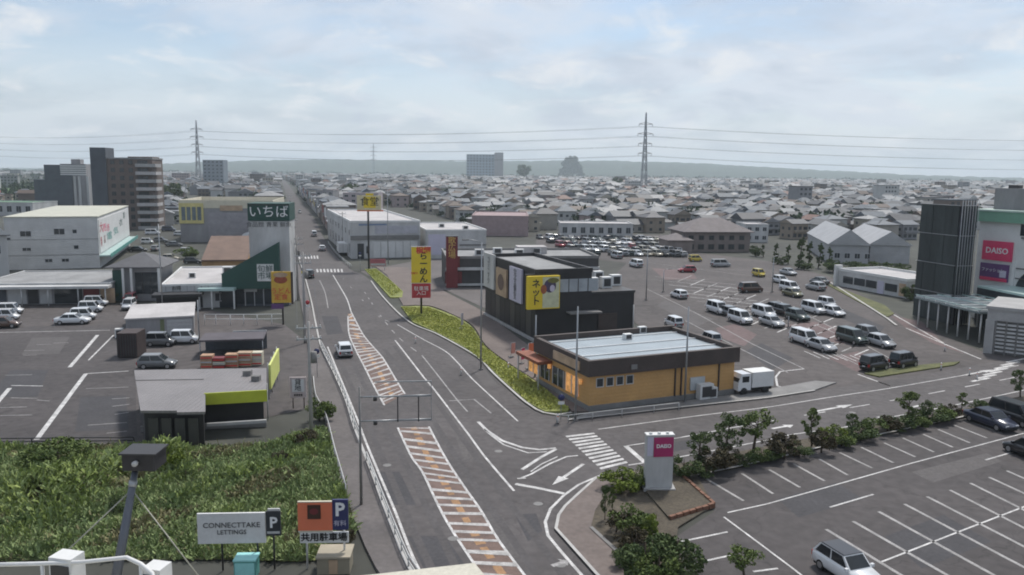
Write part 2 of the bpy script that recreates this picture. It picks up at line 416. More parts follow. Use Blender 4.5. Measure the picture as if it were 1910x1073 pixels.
# ---- painted markings on the main road
M_painth = mat('road_paint_hatch', (.37,.355,.345), .75, .45, 1.2, fine=.45)
def hatch(lpx, rpx, n, ctr_w, ochre):
    L, Rr = smooth_line(gp(lpx), .4), smooth_line(gp(rpx), .4)
    for e in (L, Rr):
        mb = MB(); ribbon(mb, e, .17, .012); mb.build('lane_line', M_paint, road)
    at = lambda E, t: E[min(len(E)-1, max(0, int(t*(len(E)-1))))]
    # brown anti-skid field and ochre centre
    mb = MB(); k = 60
    vs = []
    for i in range(k+1): a, b = at(L, i/k), at(Rr, i/k); vs += [(a.x,a.y,.004),(b.x,b.y,.004)]
    mb.add(vs, [(2*i,2*i+1,2*i+3,2*i+2) for i in range(k)]); mb.build('median_coating', M_paintr, road)
    mid = [(at(L,i/k)+at(Rr,i/k))/2 for i in range(k+1)]
    for i in range(ochre):
        seg = mid[int(i*k/ochre):int(i*k/ochre)+max(2, int(k/ochre*.75)+1)]
        if len(seg) > 1: mb = MB(); ribbon(mb, seg, ctr_w*rnd.uniform(.8,1.2), .008); mb.build('centre_block', M_painto, road)
    for i in range(n):
        t0 = (i+.15)/n; w = .30/n
        a0, a1, b0, b1 = at(L,t0-.30/n), at(L,t0-.30/n+w), at(Rr,t0+.30/n), at(Rr,t0+.30/n+w)
        mb = MB(); mb.add([(p.x,p.y,.016) for p in (a0,b0,b1,a1)], [(0,1,2,3)]); mb.build('hatch_stripe', M_painth, road)
hatch([(742,798),(767,851),(788,881),(818,944),(843,989),(881,1047),(955,1160)], [(800,796),(830,853),(863,904),(896,951),(923,997),(951,1037),(1045,1160)], 21, .55, 18)
hatch([(649,590),(651,622),(662,650),(679,683),(699,723),(717,756)], [(655,582),(676,622),(694,645),(714,668),(737,706),(755,735)], 26, .5, 20)
line('lane_line', [(621,513),(634,535),(647,558),(655,582)], .18, M_paint, road)
line('lane_line', [(596,523),(606,545),(612,575)], .15, M_paint2, road)
line('lane_line', [(611,647),(636,708),(667,784),(683,826),(708,886),(737,954),(780,1060),(850,1160)], .18, M_paint, road)
line('lane_line', [(737,635),(765,671),(792,706),(807,723),(843,770),(878,816),(901,848),(933,886),(959,916)], .18, M_paint, road)
line('lane_line', [(787,663),(818,702),(850,743),(872,768)], .15, M_paint2, road)
dashes('lane_line', [(680,545),(707,585),(742,628),(787,663)], .16, 3, 3, M_paint2, road)
line('lane_line', [(742,606),(787,632),(830,655),(853,676),(880,706),(925,748),(966,786)], .15, M_paint, road)
line('lane_line', [(838,748),(884,745),(916,771)], .16, M_paint2, road, curve=False)
dashes('lane_line', [(640,520),(668,551),(706,590),(742,606)], .15, 2, 2, M_paint2, road)
for pts, w in (([(892,787),(908,803),(936,822),(974,835),(1006,839),(1037,836)], .3), ([(1037,838),(1011,852),(974,876)], .3), ([(902,800),(940,830),(985,845),(1020,843)], .16),
               ([(972,892),(990,885),(1024,866),(1057,852),(1078,850)], .18), ([(965,893),(981,892)], .18), ([(961,903),(1005,911),(1052,921)], .35), ([(1122,886),(1080,904),(1052,924),(1027,949),(1017,974),(1022,999),(1049,1032),(1085,1073),(1160,1160)], .2),
               ([(990,880),(1010,866),(1040,852)], .12)):
    line('lane_line', pts, w, M_paint, road)
def arrow(cx, cy, ex, ey, parent, wid=.18, m=M_paint):
    a, b = G(cx, cy), G(ex, ey); t = (b-a); L = t.length; t.normalize(); n = Vector((-t.y,t.x,0))
    pts = [a+n*wid, a-n*wid, b-t*L*.35-n*wid, b-t*L*.35-n*wid*3, b, b-t*L*.35+n*wid*3, b-t*L*.35+n*wid]
    mb = MB(); mb.add([(p.x,p.y,.014) for p in pts], [(0,1,2,6),(3,4,5),(3,5,6,2)]); return mb.build('turn_arrow', m, parent)
arrow(1088, 866, 1030, 905, road, .14)
arrow(1030, 1056, 1060, 1046, road, .16, M_paint2)
for i in range(8):                                           # far zebra crossings
    for (x0, x1, y) in ((591, 643, 505), (552, 597, 480)):
        a = x0+(x1-x0)*i/8; d = (x1-x0)/16
        mb = MB(); mb.add([(*G(px,py)[:2], .014) for px, py in ((a,y+3),(a+d,y+3),(a+d-1.2,y-3),(a-1.2,y-3))], [(0,1,2,3)]); mb.build('zebra_stripe', M_paint, road)
ca, cb, cc, cd = (Vector(G(*p)) for p in ((1054,813),(1107,807),(1174,866),(1124,879)))
for i in range(11):                                          # near zebra crossing over the side road
    t0, t1 = (i+.08)/11, (i+.60)/11
    q = [ca.lerp(cd,t0), cb.lerp(cc,t0), cb.lerp(cc,t1), ca.lerp(cd,t1)]
    mb = MB(); mb.add([(p.x,p.y,.012) for p in q], [(0,1,2,3)]); mb.build('zebra_stripe', M_paint, road)
# ---- wear: repair patches, wheel paths, manhole covers
M_patch = mat('asphalt_patch_dark', (.050,.048,.052), .9, .2, .3, fine=.2)
M_patchl = mat('asphalt_patch_pale', (.088,.080,.079), .9, .2, .3, fine=.2)
for q_, m_ in (([(760,1000),(830,1000),(872,1060),(790,1060)], M_patch), ([(700,880),(745,880),(776,942),(722,942)], M_patch), ([(640,700),(672,700),(690,742),(655,742)], M_patchl), ([(845,800),(868,830),(890,862),(866,862)], M_patchl), ([(960,960),(1000,958),(1012,990),(985,1010)], M_patch), ([(880,690),(905,690),(930,720),(905,722)], M_patchl), ([(600,590),(630,590),(640,622),(610,625)], M_patch), ([(905,960),(935,960),(985,1040),(950,1040)], M_patchl), ([(600,485),(640,488),(655,500),(600,500)], M_patchl)):
    area('repair_patch', q_, .002, m_, '', parent=road)
for q_, m_ in (([(1230,830),(1300,818),(1310,832),(1240,846)], M_patch), ([(1480,770),(1600,750),(1606,760),(1490,782)], M_patchl)): area('repair_patch', q_, -.005, m_, '', parent=side)
for q_, m_ in (([(1450,930),(1560,900),(1610,930),(1490,965)], M_patch), ([(1650,1000),(1760,960),(1850,1010),(1720,1060)], M_patch), ([(1700,880),(1840,845),(1870,860),(1740,900)], M_patchl)): area('repair_patch', q_, -.016, m_, '', parent=lot_near)
for q_, m_ in (([(20,690),(90,690),(70,740),(-20,740)], M_patch), ([(150,740),(235,738),(240,800),(140,805)], M_patch), ([(60,630),(130,628),(110,660),(40,662)], M_patchl)): area('repair_patch', q_, -.016, m_, '', parent=lot_left)
for q_, m_ in (([(1240,560),(1330,595),(1300,610),(1225,570)], M_patchl), ([(1420,640),(1480,668),(1440,690),(1390,655)], M_patch), ([(1570,575),(1650,610),(1640,622),(1560,590)], M_patch)): area('repair_patch', q_, -.016, m_, '', parent=lot_mall)
M_track = mat('wheel_path', (.066,.060,.061), .85, .25, .25, fine=.2)
for pts in ([(625,655),(650,708),(683,784),(727,886),(790,1030),(860,1160)], [(648,655),(680,720),(718,790),(757,866),(815,985),(900,1160)], [(715,650),(760,705),(820,803),(885,904),(950,997),(1040,1130)], [(735,645),(782,705),(852,803),(925,904),(990,990),(1090,1130)]):
    line('wheel_path', pts, .5, M_track, road, z=.003)
for px, py in ((722,868),(845,1005),(1046,1054),(930,842),(700,742),(1004,940),(660,640),(1250,808),(1590,770)):
    v = G(px,py); mb = MB(); mb.add([(v.x+.32*math.cos(k_*.4488),v.y+.32*math.sin(k_*.4488),.013) for k_ in range(14)], [tuple(range(14))]); mb.build('manhole_cover', M_concd, road)
# ---- side road
line('stop_line', [(1167,832),(1203,863)], .42, M_paint, side)
line('lane_line', [(1116,801),(1308,775),(1430,760),(1556,740),(1656,725),(1782,703),(1900,682)], .15, M_paint, side)
line('lane_line', [(1172,868),(1260,854),(1344,838),(1437,820),(1475,811),(1576,797),(1664,778),(1780,756),(1910,728)], .16, M_paint, side)
line('lane_line', [(1168,832),(1260,818),(1345,802),(1400,792)], .15, M_paint, side)
dashes('lane_line', [(1400,792),(1530,770),(1660,748),(1800,722),(1910,701)], .16, 3.5, 2.5, M_paint, side)
for a in ((1520,768,1590,755),(1610,790,1660,776),(1800,700,1850,690),(1440,800,1480,793),(1700,760,1740,752)):
    arrow(*a, side, .16)
for i in range(7):
    x = 1812+i*11; y = 712-i*6
    line('zebra_stripe', [(x,y),(x+34,y-7)], .4, M_paint, side)
# ---- near car park
def plines(lst, w, m, par):
    for x0,y0,x1,y1 in lst: line('stall_line', [(x0,y0),(x1,y1)], w, m, par, z=-.008, curve=False)
plines([(1314,891,1387,934),(1384,883,1442,921),(1435,876,1492,909),(1480,865,1538,897),(1528,856,1581,886),(1566,844,1627,873),(1606,834,1666,863),(1649,826,1707,852),(1684,817,1742,843),(1722,810,1777,834),(1750,801,1809,826),(1780,793,1841,817),(1812,787,1869,808),(1838,779,1898,802),(1870,772,1925,794)], .22, M_paint2, lot_near)
plines([(1541,987,1760,1121),(1591,972,1790,1086),(1639,954,1900,1098),(1687,940,1950,1079),(1729,926,1960,1045),(1772,914,1960,1010),(1810,901,1960,976),(1845,890,1960,943),(1878,878,1960,914)], .25, M_paint2, lot_near)
plines([(1357,956,1430,940),(1430,940,1545,908),(1545,908,1700,864),(1700,864,1910,808),(1350,964,1420,1016),(1420,1016,1480,1061),(1480,1061,1560,1124),(1644,1048,1780,995),(1780,995,1960,926)], .13, M_paint, lot_near)
plines([(1548,946,1629,922),(1838,858,1893,842),(1271,1010,1357,992),(1293,1051,1366,1035),(1405,1066,1451,1060),(1300,1092,1380,1076)], .16, M_paint, lot_near)
# ---- left car park
plines([(182,625,130,685),(160,697,68,820),(18,724,-6,752)], .42, M_paint, lot_left)
plines([(212,625,165,672),(160,697,240,692),(-40,621,205,616),(21,719,80,720)], .2, M_paint, lot_left)
plines([(209,744,241,742),(209,758,241,754),(214,773,240,769),(164,793,237,788),(199,808,237,804),(69,746,92,748),(45,654,83,653),(43,663,68,662),(68,643,95,642),(20,742,70,743),(0,775,60,774),(0,760,50,759),(160,725,240,722),(100,640,128,639),(10,700,60,699)], .13, M_paint2, lot_left)
# ---- shopping car park
M_rose = mat('rose_asphalt', (.125,.088,.086), .9, .2, .12, fine=.18)
for q_ in ([(1335,612),(1372,604),(1412,624),(1388,646),(1350,632)], [(1462,606),(1520,600),(1600,622),(1575,642),(1500,628)], [(1545,668),(1600,655),(1640,672),(1600,694)], [(1660,588),(1720,600),(1760,640),(1800,660),(1740,640),(1690,612)], [(1215,500),(1290,505),(1300,520),(1240,522)]):
    area('coloured_paving', q_, -.012, M_rose, '', parent=lot_mall)
for k in range(4):
    for i in range(12):
        x0, y0 = 1290+i*24-k*8+k*38, 520+i*7.2+k*22-6
        x1, y1 = x0-26, y0+11
        if 1200 < x0 < 1640 and y0 < 660: line('stall_line', [(x0,y0),(x1,y1)], .25, M_paint if (i+k) % 2 else M_paint2, lot_mall, z=-.008, curve=False)
plines([(1205,538,1300,585),(1300,585,1400,640),(1400,640,1500,688),(1278,598,1360,640),(1360,640,1470,695),(1230,552,1290,548),(1200,520,1440,545),(1210,490,1440,520),(1450,560,1560,615),(1560,615,1700,690),(1240,500,1420,505),(1370,560,1450,568),(1470,620,1540,650),(1520,605,1600,640),(1560,660,1620,690)], .16, M_paint2, lot_mall)
for k in range(11): plines([(1222+k*13, 516+k*7.6, 1222+k*13+150-k*3, 516+k*7.6+15)], .24, M_paint if k % 3 else M_paint2, lot_mall)
for k in range(7): plines([(1500+k*17, 655-k*4.5+k*6, 1530+k*17, 668-k*4.5+k*6)], .15, M_paint, lot_mall)
plines([(1450,720,1447,703),(1447,703,1455,693),(1455,693,1500,688),(1450,720,1484,727),(1600,698,1660,720),(1620,560,1760,640),(1690,612,1830,670)], .22, M_paint, lot_mall)
# ================================================================== buildings
FOOT = []
class Building(Thing):
    def __init__(s, name, label, cat, pA, pB, group=None, rotz=None, anchor='A'):
        A = G(*pA); B = G(*pB)
        d = B - A
        if anchor == 'B': A = B - Vector((math.cos(rotz), math.sin(rotz), 0))*d.length
        r0_ = math.atan2(d.y, d.x) if rotz is None else rotz; hw_ = d.length/2
        FOOT.append((A.x+hw_*math.cos(r0_)-8*math.sin(r0_), A.y+hw_*math.sin(r0_)+8*math.cos(r0_), max(hw_, 8)+5))
        super().__init__(name, label, cat, (A.x, A.y, 0), math.atan2(d.y, d.x) if rotz is None else rotz, group)
        s.W = d.length; s.x0 = pA[0]; s.y0 = pA[1]
    def wpt(s, x, y, z=0):
        c, n = math.cos(s.rotz), math.sin(s.rotz)
        return Vector((s.loc.x + x*c - y*n, s.loc.y + x*n + y*c, z))
    def solve(s, px, axis='x', other=0.0, lo=-60, hi=120):
        """local coordinate along the front (x) or the side (y) that shows at picture column px"""
        f = (lambda t: proj(s.wpt(t, other))[0]) if axis == 'x' else (lambda t: proj(s.wpt(other, t))[0])
        best = min((abs(f(lo+(hi-lo)*i/2000)-px), lo+(hi-lo)*i/2000) for i in range(2001)
                   if (s.wpt(lo+(hi-lo)*i/2000, other) if axis == 'x' else s.wpt(other, lo+(hi-lo)*i/2000)).y > 5)
        return best[1]
    def zpx(s, px_y, x=0, y=0): return zat(s.wpt(x, y), px_y)
    def body(s, w, d, h, wall, roof, par=.5, parm=None, x0=0, y0=0, name='wall', roofname='roof'):
        t = .25; mb = MB(); mb.box(x0, x0+w, y0, y0+d, 0, h)
        o = mb.build(name, wall, s.e)
        if par:
            p = MB()
            p.box(x0-.08, x0+w+.08, y0-.08, y0+t, h, h+par); p.box(x0-.08, x0+w+.08, y0+d-t, y0+d+.08, h, h+par)
            p.box(x0-.08, x0+t, y0+t, y0+d-t, h, h+par-.003); p.box(x0+w-t, x0+w+.08, y0+t, y0+d-t, h, h+par-.003)
            p.build('parapet', parm or wall, s.e)
            MB().box(x0+t, x0+w-t, y0+t, y0+d-t, h+.002, h+.08).build(roofname, roof, s.e)
        else:
            MB().box(x0-.15, x0+w+.15, y0-.15, y0+d+.15, h, h+.18).build(roofname, roof, s.e)
        return o
    def gable(s, w, d, he, hr, wall, roof, x0=0, y0=0, over=.4, along='x', hip=0.0):
        mb = MB(); mb.box(x0, x0+w, y0, y0+d, 0, he)
        o = mb.build('wall', wall, s.e)
        roof_mesh(w+2*over, d+2*over, he, hr, along, hip).build('roof', [roof, wall], s.e).location = (x0-over, y0-over, 0)
        return o
    def unit(s, x, y, z, w=1.1, d=.7, h=.9, name='air_conditioner'):
        o = MB().box(x, x+w, y, y+d, z, z+h).build(name, M_white, s.e)
        MB().box(x+w*.15, x+w*.85, y-.02, y+.01, z+h*.15, z+h*.85).build('grille', M_dark, o); return o
def roof_mesh(w, d, he, hr, along='x', hip=0.0, th=.16):
    """pitched roof with thickness; hip = inset of the ridge ends as a share of the half span"""
    mb = MB()
    if along == 'x':
        k = hip*d/2
        r0, r1 = (k, d/2), (w-k, d/2)
    else:
        k = hip*w/2
        r0, r1 = (w/2, k), (w/2, d-k)
    vs = []
    for dz in (0, th):
        vs += [(0,0,he+dz),(w,0,he+dz),(w,d,he+dz),(0,d,he+dz),(r0[0],r0[1],hr+dz),(r1[0],r1[1],hr+dz)]
    g = 0 if hip else 1
    if along == 'x':
        fs = [(6,7,11,10),(8,9,10,11)]; gs = [(7,8,11),(9,6,10)]
    else:
        fs = [(7,8,11,10),(9,6,10,11)]; gs = [(6,7,10),(8,9,11)]
    mb.add(vs, fs + [(0,1,7,6),(1,2,8,7),(2,3,9,8),(3,0,6,9),(3,2,1,0)])
    mb.add([vs[i] for f in gs for i in f], [(0,1,2),(3,4,5)], g)
    return mb

M_sid = ribmat('siding_grey', (.36,.36,.365), .5, .3, .7, 'Z')
M_sidw = ribmat('siding_white', (.53,.53,.525), .45, .25, .65, 'Z')
M_corr = ribmat('roof_sheet_grey', (.33,.33,.335), .45, .35, .5)
M_corrb = ribmat('roof_sheet_blue', (.29,.335,.365), .5, .35, .45)
M_corry = ribmat('roof_sheet_cream', (.46,.45,.37), .5, .3, .6)
M_roofg = mat('flat_roof_grey', (.25,.25,.25), .9, .25, .25, fine=.12)
M_roofp = mat('flat_roof_pale', (.42,.40,.395), .85, .2, .2, fine=.1)
M_roofd = mat('tile_roof_dark', (.085,.085,.092), .7, .2, .6, fine=.2)
M_roofbr = mat('brown_roof', (.16,.105,.08), .8, .2, .4, fine=.12)
M_orange = ribmat('orange_boards', (.50,.29,.11), .35, .16, .75, 'Z')
M_brownb = mat('brown_fascia', (.060,.045,.040), .7, .2, .5, fine=.1)
M_green = mat('dark_green_panel', (.018,.065,.052), .6, .15, .4)
M_greenl = mat('green_cornice', (.16,.32,.23), .6, .15, .4)
M_lime = mat('lime_panel', (.42,.46,.035), .6, .15, .5)
M_limep = mat('lime_banner', (.62,.66,.20), .6, .1, .5)
M_yellow = mat('yellow_sign', (.72,.53,.03), .5, .08, .5)
M_red = mat('red_sign', (.42,.035,.045), .5, .12, .5)
M_redd = mat('dark_red_panel', (.16,.022,.026), .55, .15, .5)
M_pink = mat('pink_sign', (.62,.045,.13), .5, .1, .5)
M_magenta = mat('magenta_sign', (.36,.025,.12), .5, .12, .5)
M_orsign = mat('orange_sign', (.68,.18,.09), .5, .12, .5)
M_navy = mat('navy_panel', (.03,.035,.11), .5, .12, .5)
M_purple = mat('purple_panel', (.12,.05,.16), .5, .12, .5)
M_lilac = mat('lilac_panel', (.50,.48,.58), .55, .08, .5)
M_tan = mat('tan_poster', (.42,.30,.20), .6, .25, .8)
M_brick = mat('brown_tile_wall', (.135,.105,.092), .8, .18, .4, fine=.15)
M_slate = mat('slate_wall', (.075,.085,.10), .7, .2, .3, fine=.1)
M_warm = mat('lit_interior', (.62,.30,.10), .6, .6, 1.6, emit=.3)
M_teal = mat('teal_sheet', (.10,.30,.27), .5, .15, .6)
M_tealp = mat('pale_teal_sheet', (.36,.48,.46), .5, .1, .6)
M_gold = mat('gold_letter', (.62,.42,.12), .5, .1, 1)
M_txtw = mat('white_letter', (.75,.75,.75), .6, .04, 1)
M_txtk = mat('black_letter', (.02,.02,.02), .6, .1, 1)
M_txtg = mat('grey_letter', (.10,.10,.10), .6, .1, 1)
M_txtr = mat('red_letter', (.58,.05,.04), .6, .08, 1)
M_net = mat('scaffold_net', (.036,.044,.044), .8, .35, .5, fine=.2, stretch=(1,1,.15))
M_netb = mat('scaffold_net_blue', (.034,.036,.046), .8, .3, .5, fine=.2, stretch=(1,1,.15))
M_wood = mat('pallet_wood', (.40,.25,.16), .85, .3, 1.2, fine=.2)

# ---- 1 long white store with cream roof, signs on its right side
b = Building('retail_store', 'long off-white store with cream roof and red lettering on its right end wall', 'store', (28,500), (187,500), rotz=R(19), anchor='B')
hL = 11.2; dL = b.solve(243, 'y', b.W)
b.body(b.W, dL, hL, M_sidw, M_corry, .0)
k = mpp(b.loc)
for (x, y, w, h) in ((62,436,19,11),(118,433,19,12),(144,431,8,8),(145,461,9,8),(97,485,13,7),(125,485,13,7),(33,443,9,6),(62,463,15,7)):
    b.window((x-28)*k, (500-y-2)*k, w*k, h*k, pane=M_glass)
for z in (3.0, 6.4): b.box('panel_joint', 0, b.W, -.05, 0, z, z+.12, M_grey)
b.box('sign_panel', b.W, b.W+.12, 1, dL-1, 3.2, 10.6, M_white); FOOT.append((b.wpt(b.W/2,dL/2).x, b.wpt(b.W/2,dL/2).y, dL/2)); ks = dL/78
for i, (y, z, w, m) in enumerate(((3,8.6,5,M_red),(3.2,5.4,2.2,M_red),(8,8.2,8,M_pink),(17,7.8,6,M_pink),(10,5.6,3,M_redd),(16,5.8,12,M_teal),(32,6.2,12,M_teal),(48,7.6,9,M_green),(60,9,5,M_green))):
    b.text('大特売市店電気衣料'[i], b.W+.14, (y+w/2)*ks, z, 2.0 if i not in (0,1) else 2.4, m, 'r', name='sign_lettering', sx=w/2.6)
b.box('awning', b.W, b.W+2.2, 0, dL-2, 2.5, 2.8, M_tealp)
b.box('awning_fascia', b.W+2.2, b.W+2.3, 0, dL-2, 2.3, 3.1, M_teal)
# ---- 2 low shop front before it
b = Building('garage_shop', 'low flat-roofed garage shop with pale canopy and reddish shutters before the long white store', 'shop', (-40,569), (208,566))
k = mpp(b.loc)
b.body(b.W, 17, 3.2, M_grey, M_roofg, .25, M_offw)
b.box('canopy', -.3, b.W+.3, -2.2, 0, 2.75, 3.15, M_offw)
for i, (x0, x1, m) in enumerate(((.6,4.2,M_slate),(4.4,7.2,M_offw),(7.4,9.0,M_dark),(9.2,11,M_offw),(11.4,15.6,M_glass),(15.8,18.2,M_redd),(18.4,20.6,M_tan))):
    b.box('shutter', x0, x1, -.06, 0, .1, 2.5, m)
for x in (.3, 7.3, 11.2, 15.7, b.W-.2): b.tube('column', [(x,-2,0),(x,-2,2.75)], .1, M_offw)
# ---- 3 gabled house at the left edge
b = Building('warehouse', 'pale gabled warehouse cut by the left edge of the picture', 'warehouse', (-150,548), (20,536))
b.gable(b.W, 24, 9.5, 15.5, M_offw, M_roofd, along='y', over=.5)
for x in (b.W-1.5, b.W-4): b.window(x, 6.2, .9, 1.6)
b.window(b.W-2.2, 2.0, 1.2, 1.0)
# ---- 4 hip-roofed shop house
b = Building('hip_roof_shop', 'small shop with dark hipped roof, white posts and green side wall', 'shop', (214,562), (298,561))
b.gable(b.W, 9, 5.6, 7.6, M_grey, M_roofd, hip=.8, over=1.0)
b.box('side_panel', -.1, 1.4, -.12, 0, .1, 5.2, M_green); b.box('glazing', 3.4, 7.0, -.08, 0, 1.2, 4.8, M_glass)
for x in (1.6, 2.9, 7.2): b.box('post', x, x+.35, -1.0, -.7, 0, 5.58, M_white)
for x in (4.5, 5.8): b.box('mullion', x, x+.08, -.12, -.08, 1.2, 4.8, M_framed)
b.box('bay', 7.3, b.W, -.1, 0, 1.5, 4.8, mat('mauve_wall', (.36,.30,.32), .8))
# ---- 5 white flat building and dark carport
b = Building('showroom', 'white low building with ribbed parapet and dark carport before the green shop', 'building', (303,577), (432,573))
b.body(b.W, 24, 3.6, M_offw, M_roofp, .35, M_white)
b.box('dark_carport', -1.0, 6.2, -3.2, -.05, 2.3, 2.75, M_black); b.box('carport_wall', -.8, 6.0, -.12, -.02, .1, 2.3, M_dark)
for i in range(7): b.box('rib', .6+i*1.05, .68+i*1.05, -.14, -.1, 2.8, 3.6, M_grey)
b.text('お得', 2.2, -.16, 3.3, .7, M_txtk)
b.window(8.6, 1.0, 1.6, 1.4); b.unit(3, 9, 3.7); b.unit(8, 14, 3.7, 1.6, 1, 1.2)
# ---- 6 low grey shed
b = Building('storage_shed', 'low grey shed with pale flat roof and green striped door behind the left car park', 'shed', (236,630), (362,623))
b.body(b.W, 11.5, 2.35, M_grey, M_roofp, 0)
b.box('door', b.W*.50, b.W*.56, -.06, 0, 0, 2.2, mat('moss_door', (.15,.17,.09), .7))
b.box('shutter', b.W*.60, b.W*.98, -.06, 0, .2, 2.1, M_sid)
b.unit(-1.4, .5, 0, 1.0, .8, 1.1)
# ---- 7 green gabled shop with white sign tower
b = Building('green_shop', 'dark green sloping shop front under a tall white sign tower', 'shop', (418,574), (536,573))
k = mpp(b.loc)
b.box('wall', 0, b.W, 1.2, 10, 0, 3.4, M_slate)
wd = MB(); pr = [(-.2,3.0),(-.2,b.zpx(511)),((520-418)*k,b.zpx(452)),((520-418)*k,3.0)]
wd.add([(x,y,z) for y in (0,1.2) for x, z in pr], [(0,1,2,3),(7,6,5,4),(0,4,5,1),(1,5,6,2),(2,6,7,3),(3,7,4,0)]); wd.build('green_wedge', M_green, b.e)
ss = b.box('sign_board', (480-418)*k, (510-418)*k, -.12, 0, b.zpx(525), b.zpx(493), M_white)
b.text('旬鮮\n市場', (495-418)*k, -.15, b.zpx(509), 1.25, M_green, parent=ss)
tw = b.box('sign_tower', (463-418)*k, (537-418)*k, 2.0, 8, 0, b.zpx(414), M_offw)
tp = b.box('tower_panel', (462-418)*k, (538-418)*k, 1.9, 8.1, b.zpx(413), b.zpx(380), M_green)
b.text('いちば', (500-418)*k, 1.86, b.zpx(397), 2.1, M_txtw, parent=tp); b.text('食品館 青果 鮮魚', (500-418)*k, 1.97, b.zpx(421), .95, M_txtg, parent=tw)
b.box('stripe', (462-418)*k, (538-418)*k, 1.88, 1.98, b.zpx(384), b.zpx(382), M_dark, parent=tp)
for i in range(6):
    x = .3+i*1.45; b.box('shop_window', x, x+1.3, 1.1, 1.2, .4, 2.7, M_glass)
    b.box('mullion', x+1.3, x+1.42, 1.05, 1.2, .1, 2.9, M_frame)
b.box('canopy', -3.6, 2.0, -1.6, 2, 2.9, 3.3, M_tealp); b.box('kiosk', -3.4, 1.8, .2, 2.2, 0, 2.88, M_glass)
for x in (-3.5, -1.6, 1.8): b.box('post', x, x+.2, -1.5, -1.3, 0, 2.88, M_white)
b.box('low_sign', 3.0, 5.0, .9, 1.1, 2.4, 3.0, M_offw)
# ---- 8 brown mono-pitch roof
b = Building('brown_roof_hall', 'hall with broad brown sloping roof and orange gable behind the green shop', 'building', (376,503), (462,502))
b.box('wall', 0, b.W, .5, 18, 0, 1.8, mat('orange_wall', (.42,.25,.12), .8))
mb = MB(); mb.add([(0,0,1.8),(b.W,0,1.8),(b.W,14,6.0),(0,14,6.0),(0,0,2.1),(b.W,0,2.1),(b.W,14,6.3),(0,14,6.3)], [(4,5,6,7),(0,1,5,4),(1,2,6,5),(3,0,4,7),(2,3,7,6),(0,3,2,1)]); mb.build('roof', M_roofbr, b.e)
mb = MB(); mb.add([(b.W,.5,0),(b.W,18,0),(b.W,18,6),(b.W,.5,1.9),(b.W-.3,.5,0),(b.W-.3,18,0),(b.W-.3,18,6),(b.W-.3,.5,1.9)], [(0,1,2,3),(7,6,5,4),(3,2,6,7)]); mb.build('gable', MATS['orange_wall'], b.e)
# ---- 9 cream parapet building
b = Building('furniture_store', 'large grey store with cream parapet and yellow framed corner behind the brown roof', 'store', (338,452), (512,449), rotz=R(10))
k = mpp(b.loc); hh = b.zpx(372)
b.body(b.W, 32, hh-2.6, M_grey, M_roofp, 2.4, M_cream)
b.box('yellow_corner', -.2, 42*k, -.25, 0, b.zpx(417), b.zpx(379), mat('straw_panel', (.55,.48,.20), .6))
for i in range(4): b.box('pane', .5+i*1.5, 1.6+i*1.5, -.30, -.25, b.zpx(411), b.zpx(386), M_glassb)
b.box('panel', 8, b.W-6, -.12, 0, 1.0, b.zpx(397), mat('mauve_grey', (.29,.275,.29), .7)); b.box('sign_board', 11.5, 18, -.2, 0, b.zpx(393), b.zpx(383), M_tan)
# ---- 10 brown apartment block
b = Building('apartment_block', 'tall brown tiled apartment block with stair tower and stacked balconies', 'apartment block', (177,428), (290,428))
k = mpp(b.loc); hm = b.zpx(296); ht = b.zpx(275)
tw = b.box('stair_tower', 0, 27*k, -.5, 9, 0, ht, M_slate)
b.box('wall', 27*k, b.W, 0, 14, 0, hm, M_brick); b.box('roof', 27*k-.1, b.W+.2, -.2, 14.2, hm, hm+.5, M_roofg)
b.box('penthouse', 60*k, 104*k, 3, 12, hm+.5, b.zpx(291), M_brick)
nf = 9; fh = hm/nf
for f in range(nf):
    for i in range(4):
        b.window(27*k+2+i*3.0, f*fh+.9, 1.5, 1.5, frame=M_framed)
    bal = b.box('balcony', b.W-5.4, b.W+1.5, -1.5, 6, f*fh+.02, f*fh+.2, M_conc)
    MB().box(b.W-5.4, b.W+1.5, -1.5, -1.35, f*fh+.2, f*fh+1.2).box(b.W+1.35, b.W+1.5, -1.35, 6, f*fh+.2, f*fh+1.197).build('railing', M_conc if f % 2 == 0 else M_roofp, bal)
    b.window(b.W-2.6, f*fh+.3, 2.2, 2.1, frame=M_framed)
# ---- 11 dark apartment group
b = Building('office_block', 'dark slate office block with pale striped top floors at the far left', 'office block', (67,397), (165,397))
k = mpp(b.loc)
b.box('low_wing', 0, 20*k, 0, 12, 0, b.zpx(335), M_slate); b.box('dark_wing', 18*k, 46*k, .5, 14, 0, b.zpx(307), M_slate)
b.box('pale_wing', 46*k, b.W, 0, 16, 0, b.zpx(305), M_grey); b.box('lift_house', 62*k, 78*k, 3, 9, b.zpx(305), b.zpx(296), M_grey)
b.box('dark_base', 20*k, 66*k, -.4, .3, 0, b.zpx(326), M_slate)
for i in range(5): b.box('stripe', 46*k, b.W+.1, -.15, 0, b.zpx(310+i*4), b.zpx(308+i*4), M_white)
for x in (68, 76, 90): b.box('pier', x*k, (x+4)*k, -.5, 0, 0, b.zpx(328), M_offw)
for f in range(5):
    for i in range(3): b.window((22+i*8)*k, 3+f*3.2, 1.3, 1.5, frame=M_framed)
